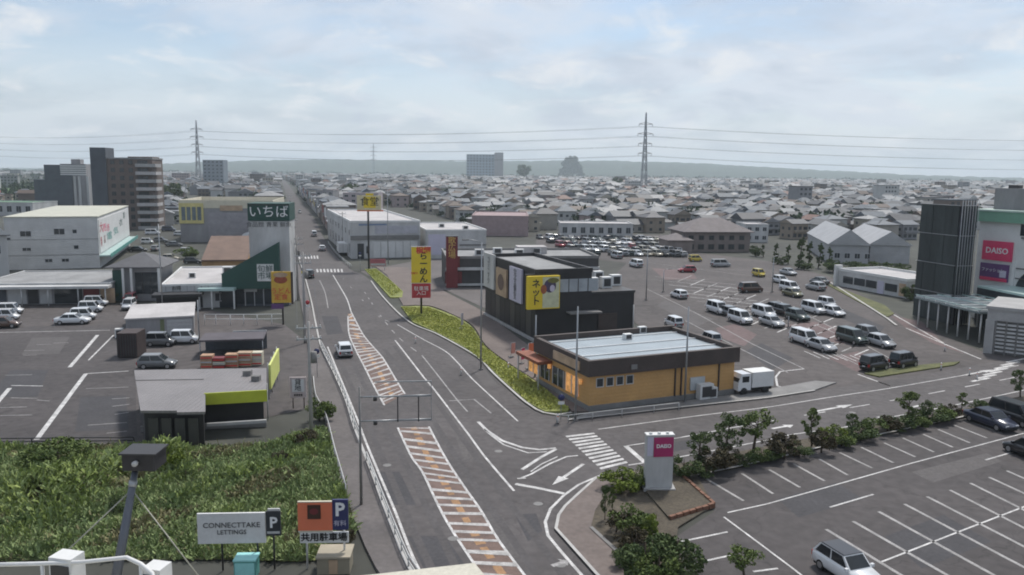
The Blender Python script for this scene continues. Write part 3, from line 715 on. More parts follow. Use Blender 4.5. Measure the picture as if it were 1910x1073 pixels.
# ---- 12 further blocks
def block(name, label, cat, x0, x1, yb, yt, depth, wall, roof=None, floors=0, cols=0, wpane=None, group=None):
    q = Building(name, label, cat, (x0,yb), (x1,yb+(x1-x0)*.0115), group)
    h = q.zpx(yt); q.body(q.W, depth, h, wall, roof or M_roofg, .4)
    if floors:
        fh = h/floors; cw = q.W/cols
        for f in range(floors):
            for i in range(cols): q.window((i+.5)*cw, f*fh+fh*.3, cw*.55, fh*.48, frame=M_frame, pane=wpane)
    return q
block('office_block', 'plain blue-grey block on the skyline beside the left lattice pylon', 'office block', 380, 418, 352, 299, 14, mat('bluegrey_wall', (.20,.23,.26), .8), floors=8, cols=5)
q = block('hospital', 'long bluish multi-storey hospital alone on the skyline', 'hospital', 870, 922, 334, 288, 30, mat('blue_wall', (.22,.28,.33), .8), floors=9, cols=9)
q.box('wing', q.W, q.W+26, -3, 26, 0, q.zpx(284), M_grey)
block('apartment_block', 'pinkish five-storey flats down the main road on its right', 'apartment block', 640, 706, 398, 361, 14, mat('pinkish_wall', (.42,.36,.37), .8), M_roofg, 4, 5)
block('shop_house', 'narrow grey shop building right beside the far main road', 'shop', 590, 622, 400, 356, 14, M_grey, M_roofp, 4, 3)
block('warehouse', 'broad pinkish low warehouse behind the dealer yard', 'warehouse', 880, 985, 440, 404, 30, mat('rose_wall', (.32,.24,.24), .8), mat('rose_roof', (.30,.22,.22), .8))
block('warehouse', 'long pale shed at the back of the dealer yard', 'warehouse', 1045, 1180, 442, 418, 14, M_offw, M_roofp, 1, 8)
block('factory', 'low green-fronted factory at the far left under the paddy field', 'factory', -60, 62, 402, 378, 20, M_offw, mat('green_sheet', (.10,.20,.11), .7), 1, 7)
block('shop_house', 'white rendered house with flat roof beside the grey warehouse', 'house', 1390, 1432, 452, 420, 12, M_offw, M_roofp, 2, 3)

# ---- 13 long white showroom right of the road
b = Building('showroom', 'long white showroom with grey band and shutter doors right of the main road', 'showroom', (655,483), (786,482), rotz=R(18))
k = mpp(b.loc); hc = b.zpx(412)
dC = b.solve(612, 'y'); b.body(b.W, dC, hc-.5, M_offw, M_roofp, .5, M_white)
b.box('grey_band', -.1, b.W+.1, -.25, 0, b.zpx(448), b.zpx(440), M_concd)
for i in range(6):
    x = 5.6+i*1.9; b.box('shutter', x, x+1.7, -.1, 0, .1, 4.2, M_white)
b.box('door', 1.6, 3.2, -.1, 0, 0, 3.8, M_glass); b.window(4.2, 1.2, 1.0, 2.0)
for i in range(7): b.window(3+i*(dC-4)/7, 1.2, 2.8, 2.6, 'l', 0); b.window(3+i*(dC-4)/7, 5.6, 2.2, 1.6, 'l', 0)
b.box('upper_panel', 6, b.W-.6, -.08, 0, 6.2, 8.2, mat('lilac_wall', (.42,.42,.46), .7)); b.box('blue_stripe', 2, 9, -.07, 0, 8.3, 8.7, mat('blue_stripe', (.16,.22,.34), .6))
# ---- 14 its neighbour
b = Building('showroom', 'white workshop with pale blue front panel next to the long showroom', 'showroom', (796,483), (895,478), rotz=R(14))
b.body(b.W, 30, 7.0, M_offw, M_roofp, .4, M_white)
b.box('panel', .4, 5, -.08, 0, 1, 6.2, M_lilac); b.window(7, 4.2, 1.8, 1.1); b.window(7, 1.4, 1.8, 1.6); b.box('band', 8.4, b.W, -.12, 0, 3.2, 3.6, M_concd)
b.unit(10, 4, 7.1, 1.5, 1, 1); b.unit(5, 12, 7.1, 1.5, 1, 1)
# ---- 16 dark low shop with red tower
b = Building('karaoke_shop', 'dark grey low shop with white band and dark red sign tower', 'shop', (832,536), (1108,530), rotz=R(8))
k = mpp(b.loc); hd = b.zpx(478)
b.body(b.W, 16, hd-.5, mat('charcoal_wall', (.055,.052,.052), .7), M_roofg, .5, M_concd)
b.box('white_band', -.1, b.W+.1, -.6, 0, b.zpx(504), b.zpx(499), M_offw); b.box('low_band', -.1, 9, -.3, 0, .3, .7, M_offw)
b.box('red_pier', -.2, 3.0, -.3, 0, .8, 3.0, M_redd); b.box('red_wall', .1, 2.6, -.2, 0, 3.5, hd, M_redd)
tw = b.box('sign_tower', 0, 21*k, -1.0, .8, 0, b.zpx(441), M_redd); b.box('tower_cap', -.1, 21*k+.1, -1.1, .9, b.zpx(441), b.zpx(440), M_dark, tw)
b.text('歌\n広\n場', 1.05, -1.04, b.zpx(462), 1.5, M_gold, parent=tw)
for i in range(4): b.unit(6+i*4, 5+(i % 2)*3, hd-.4, 1.8, 1.1, 1.2)
b.box('roof_plant', 15, 21, 8, 12, hd-.4, hd+1.0, M_roofp)

# ---- 17 black shop with billboards
b = Building('black_shop', 'black clad shop with billboards on two sides and glazed upper floor', 'shop', (997,637), (1182,606), rotz=R(20))
Z = b.zpx
b.W = b.solve(1182); d17 = b.solve(905, 'y'); W1 = b.W*.55
b.body(W1, d17, Z(503)-.6, M_black, M_roofg, .6)
b.box('low_wing', W1, b.W, .3, d17*.8, 0, zat(b.wpt(b.W,0),546), M_black); b.box('wing_roof', W1, b.W+.1, .2, d17*.8+.1, zat(b.wpt(b.W,0),546), zat(b.wpt(b.W,0),546)+.3, M_dark)
xa, xb = b.solve(978), b.solve(1037)
bb = b.box('billboard', xa, xb, -.9, -.3, Z(575), Z(514), M_yellow, label='yellow billboard with black lettering and dark round picture')
xm = xa+(xb-xa)*.46; zc = (Z(575)+Z(514))/2; hz = Z(514)-Z(575)
MB().box(xm, xb-.12, -.94, -.9, Z(575)+.15, Z(514)-.15).build('picture', mat('pale_picture', (.52,.53,.36), .6, .2, 1.2), bb)
def disc(mb, cx, cz, rx, rz, y, n=20): mb.add([(cx+rx*math.cos(2*math.pi*i/n), y, cz+rz*math.sin(2*math.pi*i/n)) for i in range(n)], [tuple(range(n))])
mb = MB(); disc(mb, xm+(xb-xm)*.42, zc+hz*.20, .85, .9, -.95); mb.build('picture_blot', mat('picture_dark', (.07,.05,.10), .6, .3, 2), bb)
mb = MB(); disc(mb, xm+(xb-xm)*.55, zc+hz*.12, .35, .45, -.965); mb.build('picture_spot', mat('picture_pale', (.55,.50,.60), .6), bb)
mb = MB(); disc(mb, xm+(xb-xm)*.05, zc+hz*.10, .42, .6, -.96); mb.build('picture_blot', mat('picture_rust', (.33,.10,.04), .6, .3, 2), bb)
mb = MB(); disc(mb, xm+(xb-xm)*.6, zc+hz*.36, .8, .35, -.955); mb.build('picture_blot', mat('picture_olive', (.15,.14,.03), .6, .3, 2), bb)
b.text('ネ\nッ\nト', xa+(xm-xa)*.55, -.95, zc, 1.22, M_txtk, parent=bb, bold=.02)
b.box('billboard_frame', xa-.1, xb+.1, -.3, 0, Z(577), Z(511), M_dark)
for (p0, p1, z0, z1, m, nm, t) in ((976,954,4.3,9.0,M_lilac,'white side billboard','完全個室'),(948,929,4.2,8.2,M_tan,'tan poster panel',None),(925,906,4.6,9.8,M_offw,'pale side billboard','コミック')):
    ya, yb = b.solve(p0,'y'), b.solve(p1,'y')
    s_ = b.box('billboard', -.4, -.12, ya, yb, z0, z1, m, label=nm)
    if t: b.text('\n'.join(t), -.43, (ya+yb)/2, (z0+z1)/2, min(1.15,(yb-ya)*.7), M_txtg, 'l', s_)
    else:
        mb = MB(); mb.add([(-.43,(ya+yb)/2+1.4*math.cos(a*.35),(z0+z1)/2+1.2*math.sin(a*.35)) for a in range(18)],[tuple(range(18))]); mb.build('picture', M_roofbr, s_)
for i in range(9):
    y = 1.2+i*(d17-2)/9; b.box('wall_panel', -.06, 0, y, y+(d17-2)/9-.12, .4, 3.9, M_black if i % 3 else M_framed)
b.box('plinth', -.35, 0, -.35, d17, 0, .35, M_conc)
b.box('glazing', b.solve(1041), b.solve(1112), -.1, 0, Z(547), Z(523), mat('glazing_painted_reflection', (.36,.39,.42), .15, .2, .6))  # pale base colour stands in for the reflection in this glass
for p in (1058, 1076, 1094): b.box('mullion', b.solve(p)-.05, b.solve(p)+.05, -.14, -.1, Z(547), Z(523), M_framed)
b.box('awning', 4.4, 9, -1.6, -.1, 3.6, 3.8, M_concd); b.box('sign_board', W1+1.2, W1+4.0, .1, .3, 1.0, 3.2, M_brownb)
for i, (x, y) in enumerate(((W1+1,3),(W1+3.2,3.2),(W1+5.6,5),(W1+2,8),(W1+5,9.5))): b.unit(x, y, zat(b.wpt(b.W,0),546)+.3, 1.5, 1.1, 1.5)
b.tube('drain_pipe', [(W1+6.5,.15,0),(W1+6.5,.15,4.2)], .09, M_offw)

# ---- 18 orange restaurant
b = Building('restaurant', 'orange boarded restaurant with brown fascia and pale blue metal roof', 'restaurant', (1098,768), (1367,735))
Z = b.zpx; D18 = b.solve(1003, 'y'); hp = Z(672); hb = Z(702)
b.box('wall', 0, b.W, 0, D18, .55, hb, M_orange); b.box('plinth', -.1, b.W+.1, -.1, D18+.1, 0, .55, M_concd)
fa = MB(); fa.box(-.35, b.W+.35, -.35, .1, hb, hp); fa.box(-.35, b.W+.35, D18-.1, D18+.35, hb, hp+.12)
fa.box(-.35, .1, .1, D18-.1, hb, hp-.004); fa.box(b.W-.1, b.W+.35, .1, D18-.1, hb, hp-.004); fa.build('fascia', M_brownb, b.e)
rf = b.box('roof', .1, b.W-.1, .1, D18-.1, hp-.75, hp-.45, M_corrb)
for i in range(3): b.box('roof_seam', .1, b.W-.1, 3+i*3.4, 3.14+i*3.4, hp-.45, hp-.34, M_white, rf)
b.unit(9, 8.5, hp-.45, .9, .6, .6, 'vent'); b.unit(12.4, 11, hp-.45, .9, .6, .7, 'vent')
for i in range(4): b.window(b.solve(1117+i*18.6), Z(725), .82, .92, frame=M_offw)
for p in (1257, 1268, 1338): b.box('wall_pipe', b.solve(p)-.06, b.solve(p)+.06, -.14, 0, .5, hb, M_brownb)
b.box('fascia_vent', b.solve(1172), b.solve(1182), -.42, -.35, hb+.35, hb+.8, M_concd)
b.unit(b.solve(1295), -.9, .1, 1.6, .7, 1.5); b.unit(b.solve(1312), -.9, .1, 1.0, .7, 1.1)
b.box('meter_cabinet', b.solve(1286), b.solve(1312), -.12, 0, .9, 2.2, mat('pale_cabinet', (.42,.44,.45), .6))
# glazed left side with warm light inside
yg = [b.solve(p, 'y') for p in (1085, 1060, 1036, 1012)]
for i, (y0, y1) in enumerate(((2.0,4.6),(5.0,7.4),(8.2,10.2),(10.8,13.2))):
    w_ = b.box('shop_window', -.08, 0, y0, y1, .9, 2.7, M_warm if i in (0, 3) else M_glass)
    for y in (y0, (y0+y1)/2, y1): MB().box(-.14, -.08, y-.05, y+.05, .9, 2.7).build('mullion', M_frame, w_)
b.box('entrance_canopy', -1.7, -.1, 7.6, 13.0, 2.85, 3.15, mat('rust_canopy', (.22,.07,.035), .7)); b.box('sign_strip', -.5, -.36, 1.2, 6.6, hb+.3, hp-.4, M_tan)
for y in (7.8, 12.8): b.tube('post', [(-1.5,y,0),(-1.5,y,2.85)], .09, M_offw)
for y in (1.2, 7.8): b.box('wall_lantern', -.35, -.1, y, y+.35, 2.3, 2.8, M_warm)

# ---- 20 shopping centre at the right edge
b = Building('shopping_centre', 'white shopping centre tower with green cornice, sign panels and arched window', 'shopping centre', (1811,592), (1905,650), rotz=R(-66))
Z = b.zpx; hcn = Z(412); W20 = 34
X = lambda p: b.solve(p)
b.box('wall', 0, W20, 0, 26, 0, hcn, M_white); b.box('cornice', -.8, W20, -.8, 26.4, hcn, Z(392), M_greenl)
b.box('cornice_edge', -1.0, W20, -1.0, 26.6, Z(393), Z(390), mat('cornice_pale', (.40,.50,.44), .6))
b.box('lift_house', .6, 7, 2, 9, Z(390), zat(b.wpt(1,2),351), M_grey); b.box('roof_box', 2, 3.6, 3, 4, zat(b.wpt(1,2),351), zat(b.wpt(1,2),345), M_dark)
b.box('plant_room', 8.5, W20, 3, 14, Z(390), zat(b.wpt(9,3),362), mat('mauve_panel', (.40,.36,.40), .7)); b.box('plant_stripe', 8.4, W20, 2.95, 3, Z(390), Z(390)+1.0, mat('rose_stripe', (.34,.14,.20), .7))
x0, x1 = X(1822), X(1876)
s_ = b.box('sign_panel', x0, x1, -.25, 0, Z(482), Z(447), M_pink); b.text('DAISO', (x0+x1)/2, -.28, (Z(482)+Z(447))/2, (x1-x0)*.26, M_txtw, parent=s_, bold=.02)
s2 = b.box('sign_panel', x0-.1, x1-.3, -.25, 0, Z(519), Z(488), M_purple); b.text('ファッション', x0+(x1-x0)*.42, -.28, Z(500), (x1-x0)*.13, M_txtw, parent=s2)
b.box('sign_band', x0, x1-.4, -.27, -.25, Z(519), Z(513), M_pink, s2); mb = MB(); mb.box(x0+(x1-x0)*.66, x1-.6, -.28, -.25, Z(511), Z(499)); mb.build('picture', M_lilac, s2)
b.window(X(1898), Z(434), 2.0, 1.7, frame=M_framed); b.box('ledge', X(1890), X(1960) if X(1960)<W20 else W20, -.3, 0, Z(439), Z(436), M_concd)
ax = X(1886); n = 16; rr = 5.0
mb = MB(); mb.add([(ax,-.12,1.5)]+[(ax+rr-rr*math.cos(math.pi*i/n), -.12, Z(535)+rr*.9*math.sin(math.pi*i/n)) for i in range(n+1)]+[(ax+2*rr,-.12,1.5)], [tuple(range(n+3))[::-1]]); ar = mb.build('arch_window', M_glass, b.e)
for i in range(4): MB().box(ax, ax+2*rr, -.2, -.12, 4+i*1.5, 4.15+i*1.5).build('transom', M_framed, ar)
b.box('pilaster', X(1878), X(1884), -.2, 0, 0, Z(480), M_white)
# ---- dark building wrapped in scaffold netting
b = Building('netted_building', 'building wrapped in dark scaffold netting beside the shopping centre', 'building', (1774,606), (1808,606), rotz=R(14))
h = b.zpx(384); Dn = b.solve(1702,'y'); b.box('wall', .3, b.W-.2, .4, Dn-.3, 0, h-.6, M_slate)
for f in range(4):
    for i in range(6):
        w = b.W/6; b.box('net_panel', i*w+.02, (i+1)*w-.02, -.05+rnd.uniform(-.06,.06), .2, f*h/4+.05, (f+1)*h/4-.05, M_netb if (i+f) % 3 == 0 else M_net)
    b.tube('scaffold_pole', [(-.26,0,(f+1)*h/4),(-.26,Dn,(f+1)*h/4)], .05, M_steel, 6)
    for i in range(6): b.box('net_panel', -.05+rnd.uniform(-.06,.06), .2, .3+i*(Dn-.3)/6, .26+(i+1)*(Dn-.3)/6, f*h/4+.05, (f+1)*h/4-.05, M_net)
for i in range(7): b.tube('scaffold_pole', [(i*b.W/6,-.2,0),(i*b.W/6,-.2,h+.8)], .05, M_steel, 6)
for f in range(1,5): b.tube('scaffold_pole', [(0,-.26,f*h/4),(b.W,-.26,f*h/4)], .05, M_steel, 6)
b.box('roof_slab', .5, b.W-.5, 1, Dn-1, h-.6, h-.2, M_roofp)
# ---- glazed entrance canopy with white columns
b = Building('entrance_canopy', 'white steel entrance canopy on slender columns before the shopping centre', 'canopy', (1712,606), (1826,640))
b.box('roof', -.4, b.W+.4, -.6, 9, 4.0, 4.25, mat('canopy_glass', (.20,.24,.24), .15, .3, .5))
for i in range(7): b.box('beam', i*b.W/6-.08, i*b.W/6+.08, -.6, 9, 4.25, 4.5, M_white)
for y in (-.5, 3, 6.5, 8.8): b.box('purlin', -.4, b.W+.4, y, y+.12, 4.5, 4.62, M_tealp)
for i in range(7):
    for y in (0, 8): b.tube('column', [(i*b.W/6,y,0),(i*b.W/6,y,4.0)], .11, M_white)
b.box('upper_roof', 0, b.W*.8, 9.2, 15, 5.6, 5.9, M_tealp); b.box('glass_wall', 0, b.W, 9.2, 9.4, 0, 5.6, M_glass)
# ---- concrete wing with pierced blocks
b = Building('annex', 'low concrete annex with pierced block screen at the right edge', 'annex', (1835,658), (1975,683), rotz=R(-38))
h = b.zpx(572); b.box('wall', 0, 16, .3, 10, 0, h-.3, M_concd); b.box('coping', -.2, 16.2, -.2, 10.2, h-.3, h+.1, M_conc); b.box('fascia', 0, 16, -.05, .3, h*.72, h-.3, M_conc); b.box('corner_pier', -.1, .9, -.15, .3, 0, h*.72, M_conc)
for i in range(12):
    b.box('screen_post', .95+i*1.15, 1.12+i*1.15, -.1, .28, 0, h*.72, M_concd)
    for r_ in range(8):
        b.box('screen_block', 1.14+i*1.15, 2.06+i*1.15, -.06, .2, .35+r_*.48, .58+r_*.48, M_offw)
# ---- 21 low white shop
b = Building('corner_shop', 'low white shop with flat roof and dark windows behind the grass strip', 'shop', (1562,533), (1690,557))
h = b.zpx(500); b.body(b.W, 11, h-.5, M_offw, M_roofp, .5, M_white)
for i, (p, q_) in enumerate(((1572,1590),(1592,1612),(1614,1634),(1650,1672))): b.box('shop_window', b.solve(p), b.solve(q_), -.06, 0, .8, 2.2, M_glass)
b.box('door', b.solve(1636), b.solve(1648), -.1, 0, 0, 2.4, M_lilac); b.box('wall_sign', b.solve(1676), b.solve(1688), -.1, 0, .3, 2.6, M_tan); b.box('pier', -.6, 0, -.6, 1, 0, h+.6, M_white)
# ---- 22 grey gabled warehouse, two bays
b = Building('warehouse', 'grey gabled warehouse with two wide roof bays behind the low white shop', 'warehouse', (1545,490), (1694,495))
b.gable(b.W*.5, 40, 4.6, 8.4, M_sid, M_corr, along='y'); b.gable(b.W*.5, 34, 4.6, 8.0, M_sid, M_corr, x0=b.W*.5+.9, y0=3, along='y')
for i in range(4): b.window(2+i*2.4, 1.2, 1.4, 1.4)
# ---- 23 big brown house
b = Building('brown_inn', 'large brown hip-roofed inn behind the shopping car park', 'inn', (1278,470), (1398,470))
b.gable(b.W, 14, 5.6, 9.2, mat('taupe_wall', (.20,.165,.15), .8), mat('taupe_roof', (.15,.13,.13), .8, .2, .5), hip=.9, over=.9)
for i in range(6): b.window(1.6+i*3, 3.4, 1.5, 1.3, frame=M_framed); b.window(1.6+i*3, .7, 1.8, 1.5, frame=M_framed)
b.gable(7, 9, 3.4, 5.2, MATS['taupe_wall'], MATS['taupe_roof'], x0=-6, y0=-3, hip=.8)

# ---- left foreground shop with lime stripe
b = Thing('lime_shop', 'grey-roofed shop with lime green stripe at the edge of the weed field', 'shop', (0,0,0))
zr = 3.3
flat = lambda px, z: [(v.x, v.y) for v in gp(px, z)]
b.prism('wall', flat([(256,698),(490,694),(490,720),(379,726),(379,762),(268,760)], zr), 0, zr-.12, mat('dark_wall', (.040,.038,.040), .8))  # wall in one even near-black tone
rf = b.prism('roof', flat([(250,692),(497,688),(497,729),(383,735),(383,770),(330,771),(330,768),(262,768)], zr), zr-.12, zr+.08, ribmat('roof_sheet_warm', (.19,.176,.175), .42, .35, .55))
def bar(t_, name, p0, p1, z0, z1, th, m, zp, parent=None):
    a, c = G(*p0, zp), G(*p1, zp); d = (c-a).normalized(); n = Vector((-d.y,d.x,0))*th
    return t_.prism(name, [(a.x,a.y),(c.x,c.y),(c.x+n.x,c.y+n.y),(a.x+n.x,a.y+n.y)], z0, z1, m, parent)
bar(b, 'lime_stripe', (381,736.5), (498,730), zr-.85, zr+.14, -.14, M_lime, zr)
bar(b, 'roof_seam', (253,712), (380,710), zr+.08, zr+.14, .12, M_concd, zr, rf)
bar(b, 'pale_plank', (386,795), (497,788), .95, 1.2, .3, M_conc, 1.0)
bar(b, 'wall_base', (262,800), (497,790), 0, .5, .2, M_concd, .3)
for px in (275, 300, 325, 350): bar(b, 'wall_board', (px,767), (px+18,767), .3, 2.7, .05, M_framed, zr)
for px, py in ((462,702), (478,712)):
    v = G(px,py,zr); b.box('vent', v.x-.35, v.x+.35, v.y-.3, v.y+.3, zr+.08, zr+.55, M_concd)
v = G(499,752,1.5); b.tube('downpipe', [(v.x,v.y,0),(v.x,v.y,zr)], .06, M_offw)
# ================================================================== town houses
HR = {'dark grey': (.085,.086,.095), 'blue-grey': (.13,.15,.175), 'brown': (.115,.078,.06), 'silver': (.29,.30,.31), 'rusty red': (.17,.08,.06), 'pale grey': (.36,.36,.36), 'slate': (.10,.105,.115)}
HW = {'cream': (.44,.40,.33), 'white': (.52,.52,.51), 'tan': (.30,.25,.20), 'grey': (.27,.27,.28), 'brown': (.17,.13,.11), 'beige': (.38,.35,.31), 'pink': (.38,.30,.29)}
MR = {k: mat('house_roof_'+k.replace(' ','_'), tuple(c_*.74 for c_ in v), .65, .22, .7, fine=.15) for k, v in HR.items()}
MW = {k: mat('house_wall_'+k, tuple(c_*.85 for c_ in v), .85, .12, .4, fine=.06) for k, v in HW.items()}
M_hglass = mat('house_window_glass', (.05,.055,.062), .15, .3, .4)
def house_meshes(i):
    r_ = random.Random(100+i)
    w, d = r_.uniform(6.5,10.5), r_.uniform(6,8.8)
    form = ('gabled', 'hip-roofed', 'flat-roofed', 'gabled', 'hip-roofed', 'two-winged')[i % 6]
    st = 1 if i % 7 == 3 else 2
    he = 2.9*st+r_.uniform(0,.4)
    wall, roof, win = MB(), None, MB()
    wall.box(-w/2,w/2,-d/2,d/2,0,he)
    if form == 'flat-roofed':
        roof = MB(); roof.box(-w/2-.2,w/2+.2,-d/2-.2,d/2+.2,he,he+.45)
    else:
        al = 'x' if i % 2 else 'y'
        roof = roof_mesh(w+1.2, d+1.2, he, he+r_.uniform(1.5,2.3), al, .9 if form == 'hip-roofed' else 0.0)
        roof.v = [(x-w/2-.6, y-d/2-.6, z) for x, y, z in roof.v]
        if form == 'two-winged':
            wall.box(-w/2+.5,0,-d/2-3,-d/2,0,he*.55)
            r2 = roof_mesh(w/2+.6, 3.9, he*.55, he*.55+1.0, 'y', .5)
            roof.add([(x-w/2, y-d/2-3.5, z) for x, y, z in r2.v], r2.f, 0)
    roof.m = [0 if form != 'gabled' else m for m in roof.m]
    for s_ in range(st):
        z = .8+s_*2.8
        for k_ in range(3):
            x = -w/2+w*(k_+.5)/3; ww, hh = r_.uniform(.6,1.0), r_.uniform(1.0,1.5)
            win.box(x-ww, x+ww, -d/2-.04, -d/2+.02, z, z+hh)
        for k_ in range(2):
            y = -d/2+d*(k_+.5)/2
            win.box(-w/2-.04, -w/2+.02, y-.6, y+.6, z, z+1.1); win.box(w/2-.02, w/2+.04, y-.6, y+.6, z, z+1.1)
    if st == 2 and i % 3 == 0: wall.box(-w/2+.6, w/2-.6, -d/2-1.1, -d/2, 2.7, 3.7)
    return wall, roof, win, form, st
PROTO = [house_meshes(i) for i in range(14)]
PMESH = [(a.mesh('wall', MW['cream']), b_.mesh('roof', [MR['slate'], MW['cream']]), c.mesh('window_glazing', M_hglass)) for a, b_, c, _, _ in PROTO]
YM = [(-80,384),(236,384),(240,425),(335,425),(338,362),(470,378),(526,398),(548,425),(600,436),(612,430),(640,378),(735,385),(800,395),(880,428),(1000,432),(1045,430),(1275,436),(1400,440),(1480,446),(1545,448),(1694,450),(1705,430),(1960,430)]
def ymax(x):
    for (a, b_), (c, d) in zip(YM, YM[1:]):
        if a <= x <= c: return b_+(d-b_)*(x-a)/(c-a)
    return 0
roadline = [(p[0]+q[0], p[1]+q[1]) for p, q in zip(smooth_line(gp([(580,480),(570,440),(562,405),(547,375),(534,348),(528,337)]),20), [(0,0)]*400)]
def off_road(x, y):
    for (ax_, ay), (bx, by) in zip(roadline, roadline[1:]):
        dx, dy = bx-ax_, by-ay; t = max(0, min(1, ((x-ax_)*dx+(y-ay)*dy)/(dx*dx+dy*dy+1e-9)))
        if math.hypot(x-ax_-t*dx, y-ay-t*dy) < 9: return False
    return True
rkeys, wkeys = list(HR), list(HW)
rw = [5,6,3,4,1,3,5]; ww_ = [3,6,2,5,2.5,2,1.2]
ordn = lambda n: str(n)+('th' if 10 <= n % 100 <= 20 else {1:'st',2:'nd',3:'rd'}.get(n % 10,'th'))
# shop houses lining the far main road
sgn = [mat('faded_red', (.30,.12,.11), .6), mat('faded_yellow', (.45,.38,.20), .6), mat('faded_blue', (.14,.17,.26), .6), M_white, M_offw, M_white, mat('faded_green', (.10,.18,.15), .6)]
for sd_, nm_, y0_ in ((-1,'left',212), (1,'right',278)):
    y = y0_; k_ = 0
    while y < 760:
        for (ax_, ay), (bx, by) in zip(roadline, roadline[1:]):
            if ay <= y <= by: cx_ = ax_+(bx-ax_)*(y-ay)/(by-ay); break
        w_, d_, h_ = rnd.uniform(7,12), rnd.uniform(8,13), rnd.choice((4,5.5,6,7,8.5,10)); wc = rnd.choices(wkeys, ww_)[0]; rc = rnd.choice(('dark grey','silver','pale grey','blue-grey'))
        t = Thing('shop_house', f'{wc} walled shop house, {ordn(k_+1)} along the {nm_} side of the far main road', 'shop', (cx_+sd_*(8.5+w_/2), y, 0), R(16), 'shop houses along the far road')
        FOOT.append((t.loc.x, t.loc.y+d_/2, w_*.5+2))
        t.box('wall', -w_/2, w_/2, 0, d_, 0, h_, MW[wc])
        if k_ % 3: t.box('roof', -w_/2-.2, w_/2+.2, -.2, d_+.2, h_, h_+.5, MR[rc])
        else: roof_mesh(w_+1, d_+1, h_, h_+2, 'y', .6).build('roof', MR[rc], t.e).location = (-w_/2-.5, -.5, 0)
        n_ = max(2, int(w_//2.6))
        for f_ in range(int(h_//2.8)):
            for i in range(n_): t.window(-w_/2+w_*(i+.5)/n_, .8+f_*2.8, w_/n_*.55, 1.2, pane=M_hglass)
        t.box('sign_board', -sd_*w_/2-.35, -sd_*w_/2+.35, -.5, -.3, h_*.5, h_*.9, rnd.choice(sgn)); t.box('shop_front', -w_/2+.5, w_/2-.5, -.08, -.01, .2, .78, M_hglass)
        y += d_+rnd.uniform(1,5); k_ += 1
spots = []
ca_, sa_ = math.cos(R(17)), math.sin(R(17))
for (d0, d1, sx, sy) in ((200,480,9.4,9.0),(480,1000,11.5,11.0),(1000,3000,23,21)):
    n = int(2*d1/sx)
    for i in range(-n//2-8, n//2+8):
        if i % 9 == 3: continue
        for j in range(0, int(d1*1.3/sy)):
            if j % 6 == 4: continue
            u_, v_ = i*sx+rnd.uniform(-2,2), j*sy+rnd.uniform(-2,2)
            x, y = u_*ca_-v_*sa_, u_*sa_+v_*ca_
            if not (d0 <= y < d1): continue
            px, py, dz = proj((x, y, 0))
            if px < -30 or px > 1940 or py > ymax(px) or py < 325.5: continue
            if any((x-a_)**2+(y-b_)**2 < r_*r_ for a_, b_, r_ in FOOT): continue
            if px < 118 and 332 < py < 379: continue
            if rnd.random() < .08 or not off_road(x, y): continue
            spots.append((y, x, px, py))
spots.sort()
near = spots[:290]
rows = {}
for s_ in near: rows.setdefault(int((s_[0]-200)//24), []).append(s_)
used_house = []
for ri, key in enumerate(sorted(rows)):
    for ci, (y, x, px, py) in enumerate(sorted(rows[key], key=lambda t: t[2])):
        i = rnd.randrange(len(PROTO)); rc = rnd.choices(rkeys, rw)[0]; wc = rnd.choices(wkeys, ww_)[0]
        form, st = PROTO[i][3], PROTO[i][4]
        e = link('house', None); e.location = (x, y, 0); e.rotation_euler = (0, 0, R(17)+rnd.choice((0,0,math.pi/2,math.pi))+rnd.uniform(-.1,.1)); e.empty_display_size = 1
        e.scale = (rnd.uniform(.76,.98),)*3
        tag(e, f'{form} house, {rc} roof, {wc} walls, {ordn(ci+1)} from left in {ordn(ri+1)} row of town houses', 'house', 'houses of the town')
        for nm, me, mm in (('wall', PMESH[i][0], (MW[wc],)), ('roof', PMESH[i][1], (MR[rc], MW[wc])), ('window_glazing', PMESH[i][2], ())):
            o = link(nm, me, e)
            for si, q in enumerate(mm): o.material_slots[si].link = 'OBJECT'; o.material_slots[si].material = q
            if nm == 'window_glazing': o['kind'] = 'stuff'
# the rest of the town reads as one mass
allm = [MW[k] for k in wkeys]+[MR[k] for k in rkeys]+[M_hglass]
far = MB()
for (y, x, px, py) in spots[290:]:
    i = rnd.randrange(len(PROTO)); a, b_, c = PROTO[i][:3]
    wi = rnd.choices(range(7), ww_)[0]; rj = 7+rnd.choices(range(7), rw)[0]
    s_ = rnd.uniform(.9,1.15)*(.84 if y < 480 else .92 if y < 1000 else 1.4); an = R(17)+rnd.choice((0,math.pi/2,math.pi))+rnd.uniform(-.12,.12); c_, n_ = math.cos(an)*s_, math.sin(an)*s_
    zs = min(s_, 1.15)*rnd.uniform(.85,1.2)
    tf = lambda v: [(x+p[0]*c_-p[1]*n_, y+p[0]*n_+p[1]*c_, p[2]*zs) for p in v]
    far.add(tf(a.v), a.f, wi); o_ = len(far.v); far.v += tf(b_.v); far.f += [tuple(o_+k_ for k_ in f_) for f_ in b_.f]; far.m += [rj if m_ == 0 else wi for m_ in b_.m]
    if y < 900: far.add(tf(c.v), c.f, 14)
